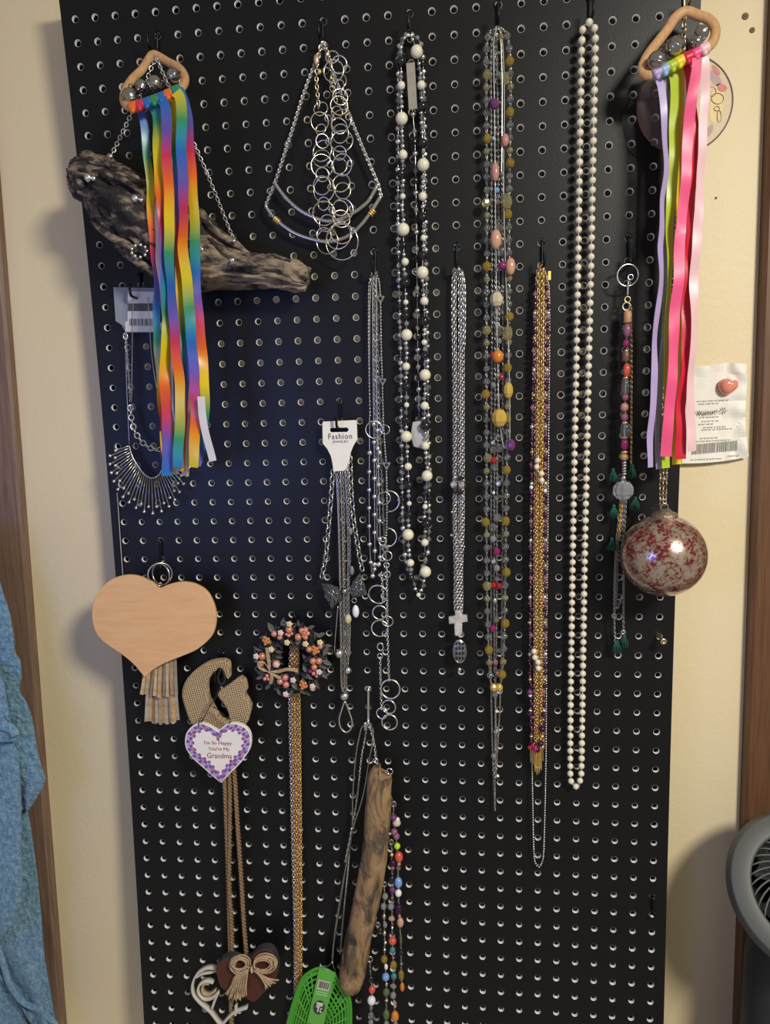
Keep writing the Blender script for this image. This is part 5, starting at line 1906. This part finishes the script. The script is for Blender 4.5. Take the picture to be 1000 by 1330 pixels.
def rsurf(x, y):
    """point just above the paper at a picture point"""
    best = None
    pts = np.array([rpt(i/(nu-1), j/(nv-1)) for j in range(nv) for i in range(nu)]) if not hasattr(rsurf, 'c') else rsurf.c
    rsurf.c = pts
    dd = (pts[:, 0]-x)**2 + (pts[:, 1]-y)**2
    idx = np.argsort(dd)[:6]
    wgt = 1/(dd[idx]+.3)
    Yv = float((V[idx, 1]*wgt).sum()/wgt.sum())
    return flatpt(x, y, Yv - .0016)


def pslab(parent, quad, m, name):
    b_ = MB()
    extrude(b_, np.array([rsurf(x, y) for x, y in quad]), .0003, 0)
    return b_


yw = float(np.mean([rsurf(x, 535)[1] for x in (908, 920, 935)]))
lettering('Walmart', 918.5, 535.5, yw-.0014, 26, 6.4, INK, RC_, roll=-.10, bold=.004, spacing=1.08)
b = MB()
for k in range(6):
    a = k*math.pi/3 + .1
    c0 = np.array([939.5, 533.2])
    dv, nv_ = np.array([math.cos(a), math.sin(a)]), np.array([-math.sin(a), math.cos(a)])
    quad = [c0+dv*1.7-nv_*.4, c0+dv*1.7+nv_*.4, c0+dv*4.2+nv_*.55, c0+dv*4.2-nv_*.55]
    extrude(b, np.array([flatpt(x, y, yw-.0014) for x, y in quad]), .0003, 0)
b.build('spark_mark', INK, RC_, smooth=False)
b = MB()
r_ = random.Random(3)
for y, xa, xb in ((521, 906, 945), (524.5, 908, 934), (542, 909, 932), (547, 912, 936), (551, 908, 928), (555, 914, 940), (558, 912, 950), (569, 910, 930), (573, 905, 948), (597, 898, 936), (592, 946, 958)):
    x = xa
    while x < xb:
        l_ = 1.2 + 3*r_.random()
        q = [(x, y-.8-(x-xa)*.05), (x+l_, y-.8-(x+l_-xa)*.05), (x+l_, y+.8-(x+l_-xa)*.05), (x, y+.8-(x-xa)*.05)]
        extrude(b, np.array([rsurf(*p_) for p_ in q]), .0002, 0)
        x += l_ + .8 + 1.4*r_.random()
b.build('faint_print_lines', GREYINK, RC_, smooth=False)
b = MB()
x = 900.0
while x < 959:
    l_ = .5 + 1.3*r_.random()
    y0 = 577 - (x-900)*.09
    extrude(b, np.array([rsurf(x, y0), rsurf(x+l_, y0), rsurf(x+l_-1, y0+13), rsurf(x-1, y0+13)]), .0002, 0)
    x += l_ + .6 + .9*r_.random()
b.build('barcode', mat('gray_barcode_ink', (.42, .41, .39), .7), RC_, smooth=False)
HM = [(933, 500), (934.5, 496), (938, 493), (942, 491.8), (946.5, 492), (950.5, 494.8), (954.4, 493.2), (957.6, 495.5), (958, 501), (956, 505), (952, 508.5), (946.5, 512), (941.4, 512.8), (936.4, 510), (933.4, 505)]
HPM = PW(946, 502, .014)
HS = thing('puffy_heart', HPM, 'small glossy coral puffy heart stuck on the receipt', 'sticker')
b = MB()
o_ = np.array([flatpt(x, y, HPM[1]+.004) for x, y in spline(HM, 4, True)])
c_ = o_.mean(0)
rg = []
for sc_, dz in ((1.0, .004), (1.02, .0), (.94, -.004), (.75, -.0068), (.45, -.0082), (.2, -.0085)):
    rg.append(c_ + (o_-c_)*sc_ + np.array([0, dz, 0]))
n_ = len(o_)
b.add(np.concatenate(rg), [np.array([(a*n_+i, (a+1)*n_+i, (a+1)*n_+(i+1) % n_, a*n_+(i+1) % n_) for a in range(5) for i in range(n_)]), (np.arange(n_)+5*n_)[::-1], np.arange(n_)])
b.build('heart_body', mat('coral_gloss', (.78, .27, .20), .22, coat=.6), HS)

# ------------------------------------------------------------------ hanging stick with bead strands
ST = thing('stick_bead_mobile', P(480, 938, .02), 'bare bark stick hung upright by silver chain with colorful bead strands', 'mobile')
lp = [(494, 1005, 14.5), (493, 1012, 16), (490.5, 1060, 17), (486, 1115, 16.5), (476, 1170, 17), (465.5, 1220, 18), (458, 1265, 16.5), (456, 1278, 14.5), (455, 1284, 11)]
sp_ = spline(lp, 14)
w = np.array([P(x, y, .032) for x, y, r in sp_])
n = len(w)
t_, s_, o_ = frames(w)
NT = 36
V = []
for i in range(n):
    rr = sp_[i, 2]*M(w[i])
    for j in range(NT):
        a = 2*math.pi*j/NT
        e = mnoise.fractal(Vector((math.cos(a)*1.6, math.sin(a)*1.6, i*.05)), .8, 2, 6)
        e2 = abs(mnoise.noise(Vector((math.cos(a)*4, math.sin(a)*4, i*.035+7))))
        r2 = rr*(1 + .10*e - .10*e2)
        V.append(w[i] + s_[i]*math.cos(a)*r2 + o_[i]*math.sin(a)*r2 + t_[i]*(.0025*e if i < 3 or i > n-4 else 0))
BARK = ramp_mat('bark_stick', [(.34, (.05, .042, .036)), (.43, (.15, .105, .065)), (.52, (.33, .205, .10)), (.70, (.46, .30, .16))], 45, .85, (1.3, 1.3, .5), 10, 1.0, .008, distort=.8)
ENDW = ramp_mat('split_end_wood', [(.3, (.26, .16, .07)), (.7, (.50, .34, .17))], 150, .8)
b = MB()
b.add(V, [np.array([(i*NT+j, i*NT+(j+1) % NT, (i+1)*NT+(j+1) % NT, (i+1)*NT+j) for i in range(n-1) for j in range(NT)])])
b.add(V[:NT], [np.arange(NT)[::-1]], 1)
b.add(V[-NT:], [np.arange(NT)], 1)
STK = b.build('stick', [BARK, ENDW], ST)
links(ST, [(480, 940, .026), (486, 965, .028), (488, 982, .03), (490, 998, .033), (492, 1003, .036)], .03, .0036, .003, .0006, SILVER)
ring('screw_eye', 488, 988, .032, 3, .8, SILVER, ST)
ring('screw_eye', 506, 1002, .034, 4, .8, SILVER, ST)
thread(ST, [(492, 1003), (498, 1001), (504, 1002)], .033, .0006, SILVER, 'wire', 4)


def c8(a, c):
    return 470 + a/4.59, 1040 + c/4.59


strands_ = [
    ([(190, 20), (188, 100), (200, 200), (212, 300), (218, 480), (221, 645), (232, 830), (235, 950), (236, 1050), (241, 1120)],
     [(188, 100, 9, 9, PURPLE), (207, 132, 11, 9, CREAMST), (212, 112, 6, 6, WHITEB), (192, 185, 9, 9, MAUVE), (205, 212, 9, 9, MAUVE), (210, 270, 8.5, 8.5, LIMEB), (220, 335, 11, 14.5, CORAL), (221, 377, 5, 5, PINKB), (218, 402, 6, 6, CRYSTAL), (217, 487, 10.5, 14.5, BLUEB), (217, 550, 9, 10, WHITEB),
      (220, 645, 9.5, 14, DPURPLE), (224, 688, 4, 4, PINKB), (229, 725, 9, 13.5, PEACH), (232, 830, 3.5, 18, GREENB), (234, 905, 7, 8, BLACKBD), (234, 1040, 7.5, 15, AMBER), (240, 1110, 6, 13, ORANGEB)]),
    ([(176, 250), (178, 330), (182, 480), (180, 640), (182, 800), (188, 980), (190, 1100), (197, 1285), (200, 1400)],
     [(178, 322, 5, 5, GOLD), (185, 370, 9, 10, DPURPLE), (182, 400, 6, 6, MAUVE), (178, 470, 8, 12, BLACKBD), (181, 530, 8, 9, PURPLE), (172, 630, 9, 9, GREYBD), (178, 700, 6, 6, WOODBD), (182, 835, 10.5, 10.5, CORAL), (170, 805, 4, 4, PINKB), (182, 890, 8, 9, TEALB), (188, 980, 9, 11, AMBER), (190, 1045, 8, 9, TEALB), (187, 1105, 6, 7, GREYBD), (186, 1160, 8, 9, GREYBD), (192, 1200, 4, 4, PINKB), (197, 1225, 4, 4, PEACH), (197, 1285, 10.5, 14.5, ORANGEB), (200, 1340, 8, 8, GREYBD)]),
    ([(134, 500), (135, 600), (134, 700), (136, 830), (136, 945), (144, 1050), (146, 1140), (146, 1280), (146, 1400)],
     [(138, 570, 8, 9, GREYBD), (128, 630, 8, 9, GREYBD), (132, 690, 6, 8, SILVERD), (138, 740, 6, 8, GREYBD), (135, 790, 5, 6, SILVER), (140, 845, 5, 5, SILVER), (133, 945, 9, 10, AMBER), (144, 990, 5, 8, WHITEB), (142, 1050, 10, 10, BLUEB), (147, 1095, 4, 6, SILVER), (145, 1140, 9, 10, GREENB), (147, 1190, 5, 5, BRASS), (145, 1275, 9, 14, GREENB), (146, 1330, 7, 8, GREYBD)]),
    ([(95, 740), (100, 780), (115, 790)], [(108, 770, 7, 8, BLACKBD)]),
    ([(48, 960), (50, 1010), (58, 1090), (58, 1190), (55, 1290), (54, 1400)],
     [(53, 1060, 8, 10, BLACKBD), (60, 1125, 9, 10, CORAL), (57, 1190, 11, 12, WHITEB), (55, 1235, 5, 6, CRYSTAL), (54, 1285, 8, 9, CRYSTAL), (53, 1320, 7, 7, GREYBD)])]
for pts, bs in strands_:
    links(ST, [c8(*q) for q in pts], .030, .0030, .0022, .0004, SILVERD)
    for a, c, w_, h_, m_ in bs:
        bead('bead', *c8(a, c), .030, w_, h_, m_, ST)
    fill = [(a, c) for a, c, *_ in bs]
    for i, (x, y) in enumerate(along([c8(*q) for q in pts], .03, lambda i: 6.5)):
        if all(abs(y - c8(*f_)[1]) > 9 for f_ in fill) and i > 1:
            bead('seed_bead', x, y, .030, 4, 4, [GREYBD, SILVER, BLACKBD, MAUVE][i % 4], ST)
for a, c, r_ in ((190, 20, 3.6), (175, 247, 3.4), (134, 498, 3.4), (95, 740, 3.4), (48, 945, 4)):
    ring('jump_ring', *c8(a, c), .031, r_, .8, SILVERD if a > 50 else PALEG, ST, sx=.8)
for a, c, a2, c2 in ((190, 20, 165, -60), (175, 247, 140, 170), (134, 498, 100, 420), (95, 740, 60, 660), (48, 945, 10, 880)):
    thread(ST, [c8(a, c), c8((a+a2)/2, (c+c2)/2), c8(a2, c2)], .031, .0005, SILVERD, 'wire', 3)

# ------------------------------------------------------------------ twisted silver wire necklace and the green paddle
WN = thing('silver_wire_necklace', P(478, 936, .02), 'thin twisted silver necklace looped from the bare silver hook beside the stick', 'necklace')
thread(WN, [(478, 938, .024), (470, 945), (466, 960), (462, 985), (458.4, 1032), (457.6, 1072), (455, 1095), (449, 1130), (441, 1180), (435, 1217), (432, 1238), (431, 1250)], .014, .0011, SILVERD, 'wire')
thread(WN, [(478, 938, .024), (484, 946), (484.5, 962), (480, 985), (472, 1032), (459, 1075), (455, 1098), (447, 1138), (439, 1185), (434, 1220), (432, 1250)], .016, .0011, SILVERD, 'wire')
links(WN, [(478, 938, .024), (474, 960), (469.5, 985), (464, 1035), (456, 1085), (452, 1130), (446, 1190), (442, 1238)], .013, .0030, .0024, .0005, SILVER)
for pts in ([(457.5, 1075), (455, 1090), (452, 1105), (449, 1120)],):
    rope(path(pts, .017, 6), .0020, 2, 120, WN, SILVERD, 'twist')
thread(WN, [(431.5, 1249), (427, 1254), (420, 1257), (416, 1258)], .018, .0009, SILVERD, 'wire', 4)
thread(WN, [(431.5, 1249), (434, 1258), (438, 1268), (440, 1272)], .020, .0010, SILVER, 'wire', 4)

GRN = mat('green_plastic', (.07, .36, .03), .35, spec=.5)
GRND = mat('green_plastic_film', (.13, .46, .07), .4)
PD = thing('green_paddle', P(416, 1258, .02), 'bright green plastic slotted paddle with a price sticker hanging at the bottom', 'paddle')
Yd = P(414, 1310, .022)[1]
oc = spline([(416, 1257.5), (432, 1264), (442, 1276), (450, 1290), (455, 1303), (455, 1340), (450, 1372), (436, 1398), (412, 1408), (390, 1400), (375, 1376), (371, 1345), (378, 1312), (390, 1276), (400, 1264)], 4, True)


def pw_(x, y, o=0.0):
    return flatpt(x, y, Yd + o)


b = MB()
tube(b, np.array([pw_(x, y) for x, y in oc]), .0022, 8, closed=True)
b.build('rim', GRN, PD)
pcx, pcy = 412, 1340
for sc_ in (.93, .84, .75, .66, .57, .48, .39, .30, .21):
    b = MB()
    tube(b, np.array([pw_(pcx+(x-pcx)*sc_, pcy+(y-pcy)*sc_, .0003) for x, y in oc]), .0016 if sc_ < .9 else .0030, 6, closed=True, flat=.6)
    b.build('slat_ring', GRN, PD)
for k in range(26):
    q = oc[int(k*len(oc)/26)]
    b = MB()
    tube(b, np.array([pw_(pcx + (q[0]-pcx)*f, pcy + (q[1]-pcy)*f) for f in (.15, .5, 1.0)]), .0012, 6, flat=.7)
    b.build('rib', GRN, PD)
an = .22


def st(u, v, o=0.0):
    """sticker coordinates: u across, v down, in px, turned a little"""
    return pw_(418 + u*math.cos(an)*1.0 - v*math.sin(an), 1292 + u*math.sin(an) + v*math.cos(an), -.0035 - o)


def stq(u0, v0, u1, v1, m, name, o):
    bb = MB()
    extrude(bb, np.array([st(u0, v0, o), st(u1, v0, o), st(u1, v1, o), st(u0, v1, o)]), .0004, 0)
    return bb.build(name, m, PD, smooth=False)


stq(-11, -32, 11, 40, GRND, 'sticker', 0)
stq(-8.5, -18, 7.5, -6, mat('barcode_patch', (.62, .60, .50), .6), 'barcode_patch', .0006)
b = MB()
r_ = random.Random(11)
u = -6.5
while u < 5.5:
    l_ = .5 + .9*r_.random()
    extrude(b, np.array([st(u, -16.5, .001), st(u+l_, -16.5, .001), st(u+l_, -8, .001), st(u, -8, .001)]), .0003, 0)
    u += l_ + .5 + .5*r_.random()
b.build('barcode', INK, PD, smooth=False)
b = MB()
extrude(b, np.array([st(7.2*math.cos(a), 17 + 9*math.sin(a), .0008) for a in np.linspace(0, 2*math.pi, 25)[:-1]]), .0004, 0)
b.build('price_dot', INK, PD, smooth=False)
b = MB()
for u0, v0, u1, v1 in ((-4.5, 11, 4.5, 12.6), (-3.6, 13.4, 4, 15), (-4, 16, 1, 17.4), (-1.4, 17, .2, 23), (2.0, 17.5, 4.6, 18.6), (2.0, 18, 3, 23), (3, 22, 5, 23)):
    extrude(b, np.array([st(u0, v0, .0014), st(u1, v0, .0014), st(u1, v1, .0014), st(u0, v1, .0014)]), .0003, 0)
b.build('price_lettering', CARD, PD, smooth=False)
for v0 in (-3.5, -.5):
    b = MB()
    for j in range(7):
        extrude(b, np.array([st(-8+j*2.2, v0, .0006), st(-8+j*2.2+1.5, v0, .0006), st(-8+j*2.2+1.5, v0+1.6, .0006), st(-8+j*2.2, v0+1.6, .0006)]), .0003, 0)
    b.build('sticker_print', mat('pale_green_print', (.45, .75, .35), .6), PD, smooth=False)

# ------------------------------------------------------------------ blue terry towel
TWL = thing('bath_towel', PW(-60, 740, .06), 'light blue terry bath towel hanging in folds over the wooden casing', 'towel')
TERRY = ramp_mat('blue_terry', [(.3, (.10, .25, .40)), (.5, (.18, .38, .56)), (.7, (.30, .54, .70))], 210, .95, (1, 1, .6), 4, 1.0, .012)
TERRY.node_tree.nodes['Principled BSDF'].inputs['Sheen Weight'].default_value = .3


def towel_fold(name, edge, left, d, thick, seed, folds=2.0, m=TERRY):
    """a hanging fold: right edge in picture points, rolled round at that edge, soft waves across"""
    e = spline(edge, 22)
    n_ = len(e)
    NU = 110
    V_ = []
    for i, (x, y) in enumerate(e):
        xl = np.interp(i/(n_-1), np.linspace(0, 1, len(left)), left)
        for j in range(NU):
            a = 2*math.pi*j/NU
            ca_, sa_ = math.cos(a), math.sin(a)
            u_ = .5+.5*math.copysign(abs(ca_)**.7, ca_)
            px = xl + (x-xl)*u_
            wv = .010*math.sin(u_*6.28*folds + seed + i*.012)*(1-u_**3)
            fz = .0030*mnoise.fractal(Vector((px*.16+seed, y*.16, sa_*2)), .7, 2, 4)
            V_.append(PW(px, y, d + thick*math.copysign(abs(sa_)**.8, sa_) + wv + fz))
    b_ = MB()
    b_.add(V_, [np.array([(i*NU+j, i*NU+(j+1) % NU, (i+1)*NU+(j+1) % NU, (i+1)*NU+j) for i in range(n_-1) for j in range(NU)]), np.arange(NU)[::-1], np.arange(NU)+(n_-1)*NU])
    return b_.build(name, m, TWL)


towel_fold('lower_drape', [(25, 1000), (32, 1035), (38, 1062), (43, 1095), (48, 1130), (53, 1180), (56, 1225), (60, 1255), (66, 1290), (71, 1318), (74, 1334)], [-170, -160, -120, -60, 20, 45], .062, .009, .4, 1.4)
towel_fold('back_drape', [(-20, 1170), (0, 1230), (20, 1290), (36, 1330), (44, 1370)], [-160, -160, -150], .046, .008, 2.2, 1.2)
towel_fold('upper_drape', [(-18, 690), (-6, 735), (4, 768), (13, 797), (18, 826), (20, 846), (26.5, 858), (28, 878), (26, 897), (36, 915), (43, 938), (48, 968), (54, 995), (58.5, 1008), (57, 1020), (48, 1036), (38, 1052)], [-190, -180, -170, -150, -60, 25], .086, .011, 1.2, 1.8)
towel_fold('front_drape', [(8, 958), (22, 972), (26, 1000), (28, 1045), (28, 1100), (29, 1150), (27, 1175), (18, 1198), (4, 1216), (-10, 1232)], [-180, -170, -170, -160, -120], .108, .013, 3.0, 1.5)
towel_fold('top_fold', [(-20, 860), (2, 880), (9, 910), (14, 935), (22, 950), (23, 958), (14, 964), (-10, 962)], [-180, -180, -175, -160, -120], .122, .010, 4.0, 1.3)
b = MB()
w_ = np.array([PW(x, y, .074) for x, y in spline([(-4, 1225), (4, 1250), (10, 1272), (20, 1290), (32, 1303), (48, 1310), (60, 1318), (73, 1332)], 8)])
tube(b, w_, .0050, 10, flat=.7)
b.build('hem', TERRY, TWL)
b = MB()
w_ = np.array([PW(x, y, .130) for x, y in spline([(-70, 938), (-20, 940), (4, 942), (16, 948), (20, 955)], 8)])
tube(b, w_, .0070, 10, flat=.6)
b.build('hem', TERRY, TWL)

# ------------------------------------------------------------------ gray fan at the right edge
FD = .14
FCN = PW(1054, 1156, FD)
fk = M(FCN)
FR = 100*fk
FAN = thing('desk_fan', FCN + np.array([0, .02, -.33]), 'gray round desk fan with curved grille vanes beside the board', 'fan')
vdir = (CAM - FCN)/np.linalg.norm(CAM - FCN)
fax = vdir + np.array([.20, 0, .12])
FB = basis(fax, (1, 0, 0))
GRY = mat('gray_fan_plastic', (.105, .112, .106), .5, vary=.05)
GRYD = mat('dark_fan_plastic', (.03, .034, .037), .5)
b = MB()
tv, tf = t_lathe([(FR*.70, -.014), (FR*.70, .001), (FR*.715, .0035), (FR*.74, .004), (FR*.93, .0015), (FR*.945, .0005), (FR*.955, -.002), (FR, -.010), (FR*.99, -.016)], 72, False)
b.add(xform(tv, FCN, FB), tf)
b.build('front_rim', GRY, FAN)
b = MB()
tv, tf = t_lathe([(FR*.99, -.016), (FR*.97, -.02), (FR*.90, -.040), (FR*.70, -.062), (FR*.40, -.075), (.001, -.078)], 72, False)
b.add(xform(tv, FCN, FB), tf)
b.build('back_housing', GRYD, FAN)
for k in range(36):
    a0 = k*2*math.pi/36
    b = MB()
    pts = []
    for f in np.linspace(.16, .71, 9):
        a = a0 + (f-.16)*1.5
        pts.append(FCN + FB @ np.array([FR*f*math.cos(a), FR*f*math.sin(a), .002]))
    tube(b, np.array(pts), .0011, 5)
    b.build('grille_vane', GRY, FAN)
b = MB()
tv, tf = t_lathe([(.001, .008), (FR*.12, .007), (FR*.17, .003), (FR*.17, -.003)], 32, False)
b.add(xform(tv, FCN, FB), tf)
b.build('hub', GRY, FAN)
for k in range(5):
    a0 = k*2*math.pi/5
    V_ = []
    for f in np.linspace(.12, .64, 7):
        for s_ in (-1, 1):
            a = a0 + s_*.38*math.sin(f*3)
            V_.append(FCN + FB @ np.array([FR*f*math.cos(a), FR*f*math.sin(a), -.028 + s_*.009]))
    V_ = np.array(V_)
    b = MB()
    off = FB @ np.array([0, 0, .0012])
    q = np.array([(i*2, i*2+1, i*2+3, i*2+2) for i in range(6)])
    b.add(np.vstack([V_, V_-off]), [q, q[:, ::-1]+14])
    b.build('blade', GRYD, FAN)
b = MB()
nk = FCN + FB @ np.array([0, 0, -.05])
tube(b, np.array([nk, nk + np.array([0, .012, -.10]), nk + np.array([0, .0, -.20]), FCN + np.array([0, .02, -.325])]), np.array([.03, .055, .06, .065]), 18)
b.build('neck', GRYD, FAN)
b = MB()
tv, tf = t_lathe([(.001, 0.0), (.07, 0.0), (.075, .004), (.07, .014), (.03, .022), (.001, .024)], 40, False)
b.add(xform(tv, FCN + np.array([0, .02, -.335])), tf)
b.build('base', GRYD, FAN)

# small table the fan stands on, below the picture
TZ = (FCN + np.array([0, .02, -.335]))[2]
TBL = thing('side_table', (FCN[0]+.02, -.075, wz0), 'small dark wooden side table under the gray fan', 'table')
b = MB()
tv, tf = t_box(.26, .17, .018)
b.add(xform(tv, (FCN[0]+.02, FCN[1]+.018, TZ-.0088)), tf)
b.build('table_top', WOODT, TBL, smooth=False)
for sx_ in (-1, 1):
    for sy_ in (-1, 1):
        b = MB()
        tv, tf = t_box(.02, .02, TZ-.017-wz0)
        b.add(xform(tv, (FCN[0]+.02+sx_*.112, FCN[1]+.018+sy_*.068, (TZ-.017+wz0)/2)), tf)
        b.build('leg', WOODT, TBL, smooth=False)
